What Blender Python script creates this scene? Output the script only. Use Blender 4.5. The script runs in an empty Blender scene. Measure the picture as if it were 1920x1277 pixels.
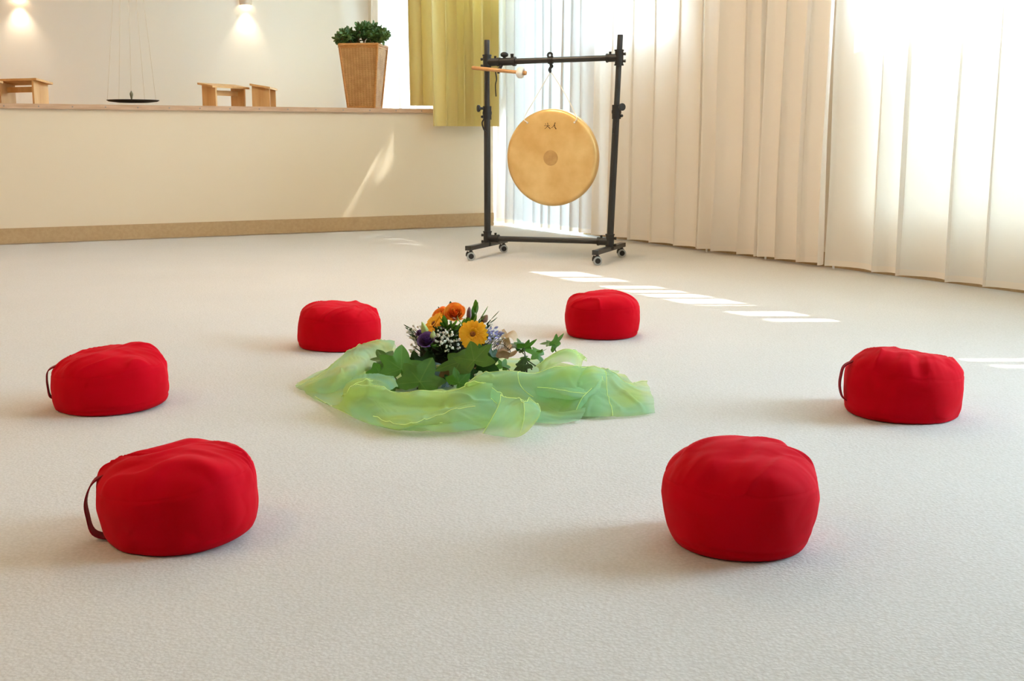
import bpy, math, random
from math import sin, cos, pi, radians, sqrt, exp, atan2, hypot
from mathutils import Vector, Matrix, noise
random.seed(11)
SC = bpy.context.scene
COL = SC.collection
V = Vector
# ------------------------------------------------------------------ camera geometry
F = 2200.0
PITCH = math.atan(377.5 / F)
H = 0.8

def ray(u, v):
    x = (u - 960) / F
    y = -(v - 638.5) / F
    return V((x, cos(PITCH) + y * sin(PITCH), -sin(PITCH) + y * cos(PITCH)))

def gp(u, v, z=0.0):
    d = ray(u, v)
    t = (z - H) / d.z
    return V((d.x * t, d.y * t, z))

def at(u, v, Y):
    d = ray(u, v)
    t = Y / d.y
    return V((d.x * t, Y, H + d.z * t))

# the room's own axes: s runs along the window wall from the stage corner towards the viewer,
# d is the distance from the curtain line into the room (also the distance along the stage front)
C0 = V((-0.0772, 11.0505, 0))
W = V((0.4712, -0.8820, 0)).normalized()
N = V((-W.y * -1, -W.x, 0)).normalized()
N = V((-0.8820, -0.4712, 0)).normalized()

def wp(s, d, z):
    return C0 + W * s + N * d + V((0, 0, z))

# ------------------------------------------------------------------ mesh builder
class MB:
    def __init__(self):
        self.v = []; self.f = []; self.m = []; self.attr = {}
    def add(self, vs, fs, mi=0):
        o = len(self.v)
        self.v += [V(p) for p in vs]
        self.f += [tuple(i + o for i in f) for f in fs]
        self.m += [mi] * len(fs)
        return o
    def hexa(self, p, mi=0):
        # p: 8 points, bottom four ccw then top four
        self.add(p, [(3, 2, 1, 0), (4, 5, 6, 7), (0, 1, 5, 4), (1, 2, 6, 5), (2, 3, 7, 6), (3, 0, 4, 7)], mi)
    def box(self, c, s, M=None, mi=0):
        x, y, z = s[0] / 2, s[1] / 2, s[2] / 2
        p = [V((a, b, e)) for e in (-z, z) for a, b in ((-x, -y), (x, -y), (x, y), (-x, y))]
        p = [(M @ q if M else q) + V(c) for q in p]
        self.hexa(p, mi)
    def wbox(self, s0, s1, d0, d1, z0, z1, mi=0):
        q = [(s0, d0), (s1, d0), (s1, d1), (s0, d1)]
        p = [wp(a, b, e) for e in (z0, z1) for a, b in q]
        self.add(p, [(0, 1, 2, 3), (7, 6, 5, 4), (4, 5, 1, 0), (5, 6, 2, 1), (6, 7, 3, 2), (7, 4, 0, 3)], mi)
    def tube(self, path, r, n=10, mi=0, cap=True):
        path = [V(p) for p in path]
        k = len(path)
        rs = r if isinstance(r, (list, tuple)) else [r] * k
        up = None; rings = []
        for i in range(k):
            a = path[max(i - 1, 0)]; b = path[min(i + 1, k - 1)]
            t = (b - a)
            t = t.normalized() if t.length > 1e-9 else V((0, 0, 1))
            if up is None:
                up = V((0, 0, 1)) if abs(t.z) < .9 else V((1, 0, 0))
            x = up - t * up.dot(t)
            if x.length < 1e-6:
                x = V((1, 0, 0)) - t * t.x
            x.normalize(); y = t.cross(x); up = x
            rings.append([path[i] + (x * cos(2 * pi * j / n) + y * sin(2 * pi * j / n)) * rs[i] for j in range(n)])
        vs = [p for rg in rings for p in rg]
        fs = [(i * n + j, i * n + (j + 1) % n, (i + 1) * n + (j + 1) % n, (i + 1) * n + j) for i in range(k - 1) for j in range(n)]
        if cap:
            fs.append(tuple(reversed(range(n)))); fs.append(tuple((k - 1) * n + j for j in range(n)))
        self.add(vs, fs, mi)
    def lathe(self, prof, n=32, M=None, mi=0):
        # prof: (r, z) pairs
        vs = []
        for r, z in prof:
            for j in range(n):
                a = 2 * pi * j / n
                p = V((r * cos(a), r * sin(a), z))
                vs.append(M @ p if M else p)
        k = len(prof)
        fs = [(i * n + j, i * n + (j + 1) % n, (i + 1) * n + (j + 1) % n, (i + 1) * n + j) for i in range(k - 1) for j in range(n)]
        self.add(vs, fs, mi)
    def grid(self, rows, mi=0, wrap=False):
        n = len(rows[0]); k = len(rows)
        fs = []
        for i in range(k - 1):
            for j in range(n if wrap else n - 1):
                fs.append((i * n + j, i * n + (j + 1) % n, (i + 1) * n + (j + 1) % n, (i + 1) * n + j))
        self.add([p for r in rows for p in r], fs, mi)
    def sphere(self, c, r, nu=8, nv=5, M=None, mi=0):
        rx, ry, rz = (r, r, r) if not isinstance(r, (tuple, list)) else r
        vs = []
        for i in range(nv + 1):
            t = pi * i / nv
            for j in range(nu):
                a = 2 * pi * j / nu
                p = V((rx * sin(t) * cos(a), ry * sin(t) * sin(a), rz * cos(t)))
                vs.append((M @ p if M else p) + V(c))
        fs = [(i * nu + j, (i + 1) * nu + j, (i + 1) * nu + (j + 1) % nu, i * nu + (j + 1) % nu) for i in range(nv) for j in range(nu)]
        self.add(vs, fs, mi)
    def build(self, name, mats, parent=None, smooth=True, local=False, sharp=None):
        me = bpy.data.meshes.new(name)
        off = V((0, 0, 0))
        if parent is not None and not local:
            q = parent
            while q is not None:
                off += V(q.location); q = q.parent
        me.from_pydata([p - off for p in self.v], [], self.f)
        mats = mats if isinstance(mats, (list, tuple)) else [mats]
        for m in mats:
            me.materials.append(m)
        for p, mi in zip(me.polygons, self.m):
            p.material_index = mi
            p.use_smooth = smooth
        for nm, vals in self.attr.items():
            a = me.attributes.new(nm, 'FLOAT', 'POINT')
            a.data.foreach_set('value', vals)
        me.update()
        if smooth:
            try:
                me.set_sharp_from_angle(angle=radians(sharp if sharp else 42))
            except Exception:
                pass
        o = bpy.data.objects.new(name, me)
        COL.objects.link(o)
        if parent is not None:
            o.parent = parent
        return o

def tag(o, label=None, cat=None, group=None, kind=None):
    if label: o['label'] = label
    if cat: o['category'] = cat
    if group: o['group'] = group
    if kind: o['kind'] = kind
    return o

def thing(name, label, cat, loc=(0, 0, 0), rz=0.0, group=None):
    o = bpy.data.objects.new(name, None)
    o.empty_display_size = .05
    COL.objects.link(o)
    o.location = loc; o.rotation_euler = (0, 0, rz)
    return tag(o, label, cat, group)

def struct(o):
    o['kind'] = 'structure'
    return o

def bez(pts, n):
    # Catmull-Rom resample of a list of vectors
    pts = [V(p) for p in pts]
    k = len(pts)
    if k == 1: return [pts[0].copy() for _ in range(n)]
    out = []
    for i in range(n):
        t = i / (n - 1) * (k - 1)
        a = min(int(t), k - 2); t -= a
        p0 = pts[a - 1] if a > 0 else pts[0] * 2 - pts[1]
        p1, p2 = pts[a], pts[a + 1]
        p3 = pts[a + 2] if a + 2 < k else pts[-1] * 2 - pts[-2]
        out.append(.5 * (2 * p1 + (p2 - p0) * t + (2 * p0 - 5 * p1 + 4 * p2 - p3) * t * t + (3 * p1 - p0 - 3 * p2 + p3) * t ** 3))
    return out

# ------------------------------------------------------------------ materials
def lin(c):
    return tuple(((x / 255) / 12.92 if x <= 10 else (((x / 255) + .055) / 1.055) ** 2.4) for x in c) + (1,)

def nt(name):
    m = bpy.data.materials.new(name); m.use_nodes = True
    t = m.node_tree
    for n_ in list(t.nodes): t.nodes.remove(n_)
    return m, t, t.nodes, t.links

def mat(name, col, rough=.6, metal=0., col2=None, scale=20., stretch=(1, 1, 1), detail=4., bump=0., bscale=None, bdist=.002,
        sheen=0., trans=0., spec=.5, coords='Object', contrast=(.35, .65)):
    m, t, n, l = nt(name)
    out = n.new('ShaderNodeOutputMaterial')
    b = n.new('ShaderNodeBsdfPrincipled')
    b.inputs['Base Color'].default_value = lin(col)
    b.inputs['Roughness'].default_value = rough
    b.inputs['Metallic'].default_value = metal
    b.inputs['Specular IOR Level'].default_value = spec
    if sheen:
        b.inputs['Sheen Weight'].default_value = sheen
        b.inputs['Sheen Roughness'].default_value = .5
    tc = n.new('ShaderNodeTexCoord'); mp = n.new('ShaderNodeMapping')
    mp.inputs['Scale'].default_value = stretch
    l.new(tc.outputs[coords], mp.inputs['Vector'])
    if col2:
        no = n.new('ShaderNodeTexNoise'); no.inputs['Scale'].default_value = scale; no.inputs['Detail'].default_value = detail
        l.new(mp.outputs[0], no.inputs['Vector'])
        r = n.new('ShaderNodeValToRGB')
        r.color_ramp.elements[0].position = contrast[0]; r.color_ramp.elements[1].position = contrast[1]
        r.color_ramp.elements[0].color = lin(col); r.color_ramp.elements[1].color = lin(col2)
        l.new(no.outputs['Fac'], r.inputs[0]); l.new(r.outputs[0], b.inputs['Base Color'])
    if bump:
        nb = n.new('ShaderNodeTexNoise'); nb.inputs['Scale'].default_value = bscale or scale; nb.inputs['Detail'].default_value = 3
        l.new(mp.outputs[0], nb.inputs['Vector'])
        bp = n.new('ShaderNodeBump'); bp.inputs['Strength'].default_value = bump; bp.inputs['Distance'].default_value = bdist
        l.new(nb.outputs['Fac'], bp.inputs['Height']); l.new(bp.outputs[0], b.inputs['Normal'])
    if trans:
        tr = n.new('ShaderNodeBsdfTranslucent'); mx = n.new('ShaderNodeMixShader'); mx.inputs[0].default_value = trans
        if col2: l.new(r.outputs[0], tr.inputs['Color'])
        else: tr.inputs['Color'].default_value = lin(col)
        l.new(b.outputs[0], mx.inputs[1]); l.new(tr.outputs[0], mx.inputs[2]); l.new(mx.outputs[0], out.inputs[0])
    else:
        l.new(b.outputs[0], out.inputs[0])
    return m

def sheer_mat(name, col, transparent, transluc, col2=None, scale=3., tint=None):
    m, t, n, l = nt(name)
    out = n.new('ShaderNodeOutputMaterial')
    df = n.new('ShaderNodeBsdfDiffuse'); tr = n.new('ShaderNodeBsdfTranslucent'); tp = n.new('ShaderNodeBsdfTransparent')
    a = n.new('ShaderNodeMixShader'); b = n.new('ShaderNodeMixShader')
    a.inputs[0].default_value = transluc; b.inputs[0].default_value = transparent
    df.inputs['Color'].default_value = lin(col); tr.inputs['Color'].default_value = lin(col)
    tp.inputs['Color'].default_value = lin(tint) if tint else (1, 1, 1, 1)
    if col2:
        tc = n.new('ShaderNodeTexCoord'); no = n.new('ShaderNodeTexNoise'); no.inputs['Scale'].default_value = scale
        no.inputs['Detail'].default_value = 1.5
        r = n.new('ShaderNodeValToRGB'); r.color_ramp.elements[0].position = .38; r.color_ramp.elements[1].position = .62
        r.color_ramp.elements[0].color = lin(col); r.color_ramp.elements[1].color = lin(col2)
        l.new(tc.outputs['Object'], no.inputs['Vector']); l.new(no.outputs['Fac'], r.inputs[0])
        l.new(r.outputs[0], df.inputs['Color']); l.new(r.outputs[0], tr.inputs['Color'])
    l.new(df.outputs[0], a.inputs[1]); l.new(tr.outputs[0], a.inputs[2])
    l.new(a.outputs[0], b.inputs[1]); l.new(tp.outputs[0], b.inputs[2]); l.new(b.outputs[0], out.inputs[0])
    return m

def emis(name, col, s):
    m, t, n, l = nt(name)
    out = n.new('ShaderNodeOutputMaterial'); e = n.new('ShaderNodeEmission')
    e.inputs[0].default_value = lin(col); e.inputs[1].default_value = s
    l.new(e.outputs[0], out.inputs[0])
    return m

def glass_mat():
    m, t, n, l = nt('window_glass')
    out = n.new('ShaderNodeOutputMaterial'); g = n.new('ShaderNodeBsdfGlossy'); tp = n.new('ShaderNodeBsdfTransparent')
    g.inputs['Roughness'].default_value = .02
    tp.inputs['Color'].default_value = (.94, .97, .96, 1)
    mx = n.new('ShaderNodeMixShader'); mx.inputs[0].default_value = .06
    l.new(tp.outputs[0], mx.inputs[1]); l.new(g.outputs[0], mx.inputs[2]); l.new(mx.outputs[0], out.inputs[0])
    return m

def carpet_mat():
    m, t, n, l = nt('cream_loop_carpet')
    out = n.new('ShaderNodeOutputMaterial'); b = n.new('ShaderNodeBsdfPrincipled')
    b.inputs['Roughness'].default_value = .95; b.inputs['Specular IOR Level'].default_value = .15
    b.inputs['Sheen Weight'].default_value = .15
    tc = n.new('ShaderNodeTexCoord')
    vo = n.new('ShaderNodeTexVoronoi'); vo.inputs['Scale'].default_value = 150
    no = n.new('ShaderNodeTexNoise'); no.inputs['Scale'].default_value = 120; no.inputs['Detail'].default_value = 5
    n2 = n.new('ShaderNodeTexNoise'); n2.inputs['Scale'].default_value = 1.2; n2.inputs['Detail'].default_value = 3
    for q in (vo, no, n2): l.new(tc.outputs['Object'], q.inputs['Vector'])
    ad = n.new('ShaderNodeMath'); ad.operation = 'MULTIPLY_ADD'; ad.inputs[1].default_value = -.6
    l.new(vo.outputs['Distance'], ad.inputs[0]); l.new(no.outputs['Fac'], ad.inputs[2])
    r = n.new('ShaderNodeValToRGB')
    r.color_ramp.elements[0].position = .0; r.color_ramp.elements[1].position = .55
    r.color_ramp.elements[0].color = lin(CARPET[0]); r.color_ramp.elements[1].color = lin(CARPET[1])
    l.new(ad.outputs[0], r.inputs[0])
    mx = n.new('ShaderNodeMix'); mx.data_type = 'RGBA'; mx.blend_type = 'MULTIPLY'; mx.inputs[0].default_value = .10
    l.new(r.outputs[0], mx.inputs[6]); l.new(n2.outputs['Fac'], mx.inputs[7]); l.new(mx.outputs[2], b.inputs['Base Color'])
    bp = n.new('ShaderNodeBump'); bp.inputs['Strength'].default_value = .35; bp.inputs['Distance'].default_value = .003
    l.new(ad.outputs[0], bp.inputs['Height']); l.new(bp.outputs[0], b.inputs['Normal'])
    l.new(b.outputs[0], out.inputs[0])
    return m

def leaf_mat(name, c1, c2, vein):
    m, t, n, l = nt(name)
    out = n.new('ShaderNodeOutputMaterial'); b = n.new('ShaderNodeBsdfPrincipled'); b.inputs['Roughness'].default_value = .42
    tc = n.new('ShaderNodeTexCoord'); no = n.new('ShaderNodeTexNoise'); no.inputs['Scale'].default_value = 25
    oi = n.new('ShaderNodeObjectInfo')
    l.new(tc.outputs['Object'], no.inputs['Vector'])
    ad = n.new('ShaderNodeMath'); ad.operation = 'MULTIPLY_ADD'; ad.inputs[1].default_value = .7
    l.new(oi.outputs['Random'], ad.inputs[0])
    m2 = n.new('ShaderNodeMath'); m2.operation = 'MULTIPLY_ADD'; m2.inputs[1].default_value = .9; m2.inputs[2].default_value = -.3
    l.new(no.outputs['Fac'], m2.inputs[0]); l.new(m2.outputs[0], ad.inputs[2])
    r = n.new('ShaderNodeValToRGB'); r.color_ramp.elements[0].color = lin(c1); r.color_ramp.elements[1].color = lin(c2)
    l.new(ad.outputs[0], r.inputs[0])
    at_ = n.new('ShaderNodeAttribute'); at_.attribute_name = 'vein'
    mx = n.new('ShaderNodeMix'); mx.data_type = 'RGBA'
    mx.inputs[7].default_value = lin(vein)
    l.new(at_.outputs['Fac'], mx.inputs[0]); l.new(r.outputs[0], mx.inputs[6]); l.new(mx.outputs[2], b.inputs['Base Color'])
    tr = n.new('ShaderNodeBsdfTranslucent'); ms = n.new('ShaderNodeMixShader'); ms.inputs[0].default_value = .3
    l.new(mx.outputs[2], tr.inputs['Color']); l.new(b.outputs[0], ms.inputs[1]); l.new(tr.outputs[0], ms.inputs[2])
    l.new(ms.outputs[0], out.inputs[0])
    return m

def gong_mat():
    m, t, n, l = nt('hammered_brass')
    out = n.new('ShaderNodeOutputMaterial'); b = n.new('ShaderNodeBsdfPrincipled')
    b.inputs['Metallic'].default_value = .5; b.inputs['Roughness'].default_value = .36
    tc = n.new('ShaderNodeTexCoord')
    no = n.new('ShaderNodeTexNoise'); no.inputs['Scale'].default_value = 7; no.inputs['Detail'].default_value = 5
    vo = n.new('ShaderNodeTexVoronoi'); vo.inputs['Scale'].default_value = 26
    l.new(tc.outputs['Object'], no.inputs['Vector']); l.new(tc.outputs['Object'], vo.inputs['Vector'])
    r = n.new('ShaderNodeValToRGB'); r.color_ramp.elements[0].position = .3; r.color_ramp.elements[1].position = .7
    r.color_ramp.elements[0].color = lin((222, 178, 108)); r.color_ramp.elements[1].color = lin((240, 204, 140))
    l.new(no.outputs['Fac'], r.inputs[0]); l.new(r.outputs[0], b.inputs['Base Color'])
    bp = n.new('ShaderNodeBump'); bp.inputs['Strength'].default_value = .25; bp.inputs['Distance'].default_value = .002
    l.new(vo.outputs['Distance'], bp.inputs['Height']); l.new(bp.outputs[0], b.inputs['Normal'])
    l.new(b.outputs[0], out.inputs[0])
    return m

def wicker_mat():
    m, t, n, l = nt('woven_wicker')
    out = n.new('ShaderNodeOutputMaterial'); b = n.new('ShaderNodeBsdfPrincipled'); b.inputs['Roughness'].default_value = .6
    tc = n.new('ShaderNodeTexCoord')
    wv = n.new('ShaderNodeTexWave'); wv.bands_direction = 'Z'; wv.inputs['Scale'].default_value = 38; wv.inputs['Distortion'].default_value = 3.5
    wv.inputs['Detail Scale'].default_value = 2.2
    wv2 = n.new('ShaderNodeTexWave'); wv2.bands_direction = 'X'; wv2.inputs['Scale'].default_value = 12; wv2.inputs['Distortion'].default_value = 1.
    no = n.new('ShaderNodeTexNoise'); no.inputs['Scale'].default_value = 14
    for q in (wv, wv2, no): l.new(tc.outputs['Object'], q.inputs['Vector'])
    ad = n.new('ShaderNodeMath'); ad.operation = 'MULTIPLY_ADD'; ad.inputs[1].default_value = .4
    l.new(wv2.outputs['Fac'], ad.inputs[0]); l.new(wv.outputs['Fac'], ad.inputs[2])
    a2 = n.new('ShaderNodeMath'); a2.operation = 'MULTIPLY'; l.new(ad.outputs[0], a2.inputs[0]); l.new(no.outputs['Fac'], a2.inputs[1])
    r = n.new('ShaderNodeValToRGB'); r.color_ramp.elements[0].position = .05; r.color_ramp.elements[1].position = .75
    r.color_ramp.elements[0].color = lin((168, 118, 64)); r.color_ramp.elements[1].color = lin((216, 170, 110))
    l.new(a2.outputs[0], r.inputs[0]); l.new(r.outputs[0], b.inputs['Base Color'])
    bp = n.new('ShaderNodeBump'); bp.inputs['Strength'].default_value = .6; bp.inputs['Distance'].default_value = .004
    l.new(ad.outputs[0], bp.inputs['Height']); l.new(bp.outputs[0], b.inputs['Normal'])
    l.new(b.outputs[0], out.inputs[0])
    return m

CARPET = ((201, 194, 186), (214, 208, 202))
M = dict(
    carpet=carpet_mat(),
    plaster=mat('cream_plaster', (230, 213, 186), .85, bump=.08, bscale=60),
    back=mat('white_plaster', (243, 237, 229), .85, bump=.06, bscale=60),
    window_wall=mat('pale_wall_paint', (236, 228, 214), .85),
    rear=mat('brown_panelling', (104, 74, 50), .7, col2=(88, 62, 40), scale=5, stretch=(6, 6, .6)),
    ceiling=mat('ceiling_paint', (243, 241, 238), .9),
    base=mat('tan_carpet_skirting', (190, 160, 120), .9, col2=(182, 152, 111), scale=40, bump=.3, bscale=250),
    plank=mat('pale_wood_plank', (206, 170, 138), .5, col2=(190, 152, 118), scale=6, stretch=(1, 1, 14)),
    stagefloor=mat('stage_boards', (200, 164, 122), .45, col2=(186, 148, 106), scale=5, stretch=(1, 8, 1)),
    dark=mat('dark_gap', (90, 76, 60), .9),
    sheer=sheer_mat('cream_voile', (252, 246, 239), .03, .28),
    sheer_dim=sheer_mat('dimmed_cool_voile', (240, 242, 246), .012, .125),  # same voile, dimmed, with the cool daylight put into its colour
    diffuse_fill=sheer_mat('diffuse_fill_sheet', (246, 245, 242), .0, .42),  # hidden sheet added to send soft daylight onto the right curtain
    sheer_backlit=sheer_mat('backlit_voile', (250, 247, 243), .03, .46),  # same voile, whiter and more translucent to brighten backlit curtains
    hem=sheer_mat('voile_hem', (252, 245, 237), .0, .32),
    yellow=mat('yellow_green_curtain', (229, 211, 147), .85, trans=.10, bump=.1, bscale=300),
    red=mat('red_cotton', (200, 0, 26), .8, sheen=.02, col2=(190, 0, 18), scale=8, bump=.12, bscale=420, bdist=.0006, spec=.05),
    red_top=mat('red_cotton_gathered', (200, 0, 26), .8, sheen=.02, col2=(190, 0, 18), scale=8, bump=.12, bscale=420, bdist=.0006, spec=.05),
    red_strap=mat('dark_red_webbing', (128, 4, 26), .8, bump=.2, bscale=300, spec=.2),
    black=mat('black_powder_coat', (38, 37, 36), .38, bump=.05, bscale=300),
    blackp=mat('black_plastic', (26, 26, 27), .5),
    grey=mat('grey_rubber', (176, 178, 176), .5),
    screw=mat('steel_screw', (150, 140, 128), .35, metal=.8),
    gong=gong_mat(),
    gong_dark=mat('matte_bronze', (206, 164, 104), .5, metal=.4, col2=(192, 150, 92), scale=30),
    ink=mat('brown_ink', (74, 46, 14), .7),
    cord=mat('white_cord', (240, 234, 224), .8, bump=.3, bscale=400),
    pine=mat('pine_wood', (222, 176, 116), .5, col2=(204, 152, 90), scale=5, stretch=(3, 3, .5)),
    beech=mat('beech_handle', (206, 156, 102), .45, col2=(186, 134, 82), scale=8, stretch=(1, 6, 1)),
    felt=mat('white_felt', (236, 232, 226), .95, bump=.4, bscale=120, bdist=.003),
    wicker=wicker_mat(),
    wicker_rim=mat('wicker_edge', (202, 144, 78), .6, col2=(180, 122, 62), scale=40, stretch=(1, 1, 3), bump=.5, bscale=80),
    soil=mat('potting_soil', (58, 44, 32), .95, bump=.6, bscale=80, bdist=.01),
    jade=mat('jade_leaf', (58, 92, 42), .35, col2=(98, 132, 70), scale=9, trans=.1),
    jade_stem=mat('jade_stem', (134, 112, 78), .8),
    ivy=leaf_mat('ivy_leaf', (34, 80, 4), (74, 128, 22), (110, 150, 60)),
    ivy_dark=leaf_mat('dark_ivy_leaf', (16, 48, 14), (34, 78, 26), (60, 100, 46)),
    ivy_stem=mat('ivy_stem', (50, 66, 34), .6),
    organza=sheer_mat('green_organza', (210, 226, 144), .54, .45, col2=(190, 228, 198), scale=7.5, tint=(240, 248, 226)),
    organza_hem_rim=sheer_mat('organza_hem_rim', (232, 242, 176), .15, .5),  # for hems, and for pale highlights drawn along fold ridges
    gerbera=mat('gerbera_petal', (255, 184, 12), .5, col2=(255, 200, 36), scale=30, trans=.25),
    gerbera_c=mat('gerbera_centre', (96, 48, 8), .8, col2=(180, 96, 10), scale=120, bump=.8, bscale=200, bdist=.003),
    rose=mat('orange_rose_petal', (255, 182, 64), .5, col2=(252, 128, 50), scale=42, trans=.25),
    purple=mat('purple_petal', (104, 74, 140), .5, col2=(130, 96, 162), scale=30, trans=.2),
    lilac=mat('lilac_petal', (176, 176, 222), .6, col2=(150, 150, 206), scale=40, trans=.2),
    bud=mat('cream_green_bud', (212, 218, 156), .5, col2=(178, 194, 108), scale=20, trans=.2),
    pinkbud=mat('mauve_bud', (164, 120, 140), .5, col2=(140, 106, 112), scale=20, trans=.2),
    brownbud=mat('brown_bud', (142, 96, 74), .6),
    gyps=mat('gypsophila_blossom', (250, 248, 240), .7, trans=.15),
    sprig=mat('small_leaf_green', (62, 112, 26), .45, col2=(110, 156, 50), scale=14, trans=.25),
    sprig_dark=mat('small_leaf_dark_green', (28, 58, 22), .5, col2=(56, 92, 40), scale=14, trans=.15),
    fern=mat('dark_fern', (48, 58, 34), .6),
    moss=mat('dark_moss', (22, 30, 14), .95, bump=.8, bscale=60, bdist=.01),
    bowl=mat('terracotta_bowl', (168, 126, 88), .7, col2=(140, 100, 68), scale=14),
    ribbon=mat('beige_ribbon', (222, 194, 162), .6, col2=(200, 166, 130), scale=20, trans=.2),
    iron=mat('dark_iron', (48, 44, 38), .5, metal=.3),
    wire=mat('thin_steel_wire', (206, 190, 164), .5),
    bob=mat('grey_bronze', (126, 120, 92), .45, metal=.4),
    lampshade=mat('plaster_lamp_shade', (226, 210, 196), .7),
    bulb=emis('lamp_bulb', (255, 226, 180), 30),
    diffuser=emis('ceiling_lamp_diffuser', (255, 214, 160), 6),
    frame=mat('white_window_frame', (226, 226, 224), .4),
    glass=glass_mat(),
    leafout=mat('tree_leaf', (70, 110, 40), .6, trans=.3),
    bark=mat('tree_bark', (90, 74, 58), .9, bump=.6, bscale=30, bdist=.02),
    dimming_hedge=mat('dimming_hedge_leaves', (84, 104, 80), .8, col2=(136, 150, 124), scale=9, bump=.8, bscale=14, bdist=.06),
    lawn=mat('lawn', (120, 130, 100), .95, col2=(140, 146, 118), scale=3),
)

def add_wrinkles(m, scale, stretch, strength, dist):
    # soft creases in the cloth, added in front of the weave bump
    t = m.node_tree; n, l = t.nodes, t.links
    b = next(q for q in n if q.type == 'BSDF_PRINCIPLED')
    old = b.inputs['Normal'].links[0].from_node
    tc = n.new('ShaderNodeTexCoord'); mp = n.new('ShaderNodeMapping'); mp.inputs['Scale'].default_value = stretch
    mp.inputs['Rotation'].default_value = (.3, .2, .7)
    no = n.new('ShaderNodeTexNoise'); no.inputs['Scale'].default_value = scale; no.inputs['Detail'].default_value = 1.2; no.inputs['Distortion'].default_value = .35
    l.new(tc.outputs['Object'], mp.inputs['Vector']); l.new(mp.outputs[0], no.inputs['Vector'])
    bp = n.new('ShaderNodeBump'); bp.inputs['Strength'].default_value = strength; bp.inputs['Distance'].default_value = dist
    l.new(no.outputs['Fac'], bp.inputs['Height']); l.new(bp.outputs[0], old.inputs['Normal'])
add_wrinkles(M['red_top'], 7, (1, 2.4, 1.2), .5, .022)

# ------------------------------------------------------------------ the setting
STG = 1.03           # stage floor height (top of the front edge plank at 1.067)
CEIL = 3.3
b = MB(); b.wbox(-.4, 14, -.15, 9.5, -.1, 0); struct(b.build('floor', M['carpet'], smooth=False))
b = MB(); b.wbox(-.09, 0.0, .11, 9.5, 0, STG); o = struct(b.build('wall_stage', M['plaster'], smooth=False))
b = MB(); b.wbox(-3.75, -.09, -.15, 9.5, STG - .03, STG + .02); struct(b.build('floor_stage', M['stagefloor'], smooth=False))
b = MB(); b.wbox(-3.9, -3.75, -.4, 9.5, 0, CEIL); struct(b.build('wall_back', M['back'], smooth=False))
b = MB(); b.wbox(-3.9, 14.1, -.4, 9.6, CEIL, CEIL + .1); struct(b.build('ceiling', M['ceiling'], smooth=False))
b = MB(); b.wbox(-3.9, 14.1, 9.5, 9.65, 0, CEIL); struct(b.build('wall_left', M['plaster'], smooth=False))
b = MB(); b.wbox(14, 14.15, -.4, 9.6, 0, CEIL); struct(b.build('wall_rear', M['rear'], smooth=False))
# stage front: carpet skirting and edge plank with screws
b = MB(); b.wbox(0.0, .012, .11, 9.5, .008, .125); struct(b.build('baseboard_left', M['base'], smooth=False))
b = MB(); b.wbox(-.5, .03, .10, 9.5, STG, 1.067); tr = struct(b.build('trim_1', M['plank'], smooth=False))
for k in range(17):
    b = MB(); b.lathe([(0, .0), (.006, .0), (.006, .0015), (0, .0015)], 8, Matrix.Translation(wp(.031, .35 + k * .245, 1.047)) @ Matrix.Rotation(atan2(W.y, W.x), 4, 'Z') @ Matrix.Rotation(pi / 2, 4, 'Y'))
    b.build('screw', M['screw'], tr)
# window wall with openings
HEAD = 3.05
OPEN = [(-3.0, -.3, 1.15, HEAD), (.12, 1.2, .03, HEAD), (1.24, 2.62, 1.58, HEAD), (4.5, 6.82, .3, HEAD), (7.74, 8.07, 1.5, HEAD), (8.2, 9.95, .3, HEAD)]
b = MB(); prev = -3.9
for s0, s1, z0, z1 in OPEN:
    b.wbox(prev, s0, -.26, -.15, 0, CEIL)
    if z0 > .05: b.wbox(s0, s1, -.26, -.15, 0, z0)
    b.wbox(s0, s1, -.26, -.15, z1, CEIL)
    prev = s1
b.wbox(prev, 14.1, -.26, -.15, 0, CEIL)
struct(b.build('wall_right', M['window_wall'], smooth=False))
b = MB(); b.wbox(1.2, 14, -.15, -.135, 0, .09); struct(b.build('baseboard_right', M['base'], smooth=False))
BARS = {3: [(4.84, 4.88), (5.12, 5.31), (5.48, 5.53), (5.67, 5.71), (5.89, 5.92), (6.15, 6.18), (6.23, 6.42), (6.61, 6.68)],
        4: [(7.88, 7.93)], 0: [(-1.7, -1.6)], 1: [], 2: [(1.9, 1.96)], 5: [(9.3, 9.4)]}
for i, (s0, s1, z0, z1) in enumerate(OPEN):
    w = thing('door_1' if i == 1 else 'window_%d' % (i + (1 if i < 1 else 0)), None, None, wp((s0 + s1) / 2, -.21, z0)); w['kind'] = 'structure'
    b = MB(); t = .05
    if i == 3: t = .012
    b.wbox(s0, s0 + t, -.24, -.18, z0, z1); b.wbox(s1 - t, s1, -.24, -.18, z0, z1)
    b.wbox(s0 + t, s1 - t, -.24, -.18, z0, z0 + .05); b.wbox(s0 + t, s1 - t, -.24, -.18, z1 - .03, z1)
    zb = 2.19 if i in (3, 4) else z0 + .05
    if i in (3, 4): b.wbox(s0 + t, s1 - t, -.24, -.18, 2.14, 2.19)
    for a, c in BARS[i]: b.wbox(a, c, -.24, -.18, zb, z1 - .03)
    b.build('window_frame', M['frame'], w, smooth=False)
    zp = z0 + .05
    if i == 3:
        zp = 1.55
        b = MB(); b.wbox(s0 + t, s1 - t, -.24, -.18, 1.5, 1.55); b.build('transom', M['frame'], w, smooth=False)
        b = MB(); b.wbox(s0 + t, s1 - t, -.212, -.208, z0 + .05, 1.5); b.build('fill_pane', M['diffuse_fill'], w, smooth=False)  # unseen pane added to brighten the lower part of the curtain
    b = MB(); b.wbox(s0 + t, s1 - t, -.212, -.208, zp, z1 - .03); b.build('pane', M['glass'], w, smooth=False)
RAIL = 2.15
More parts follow.
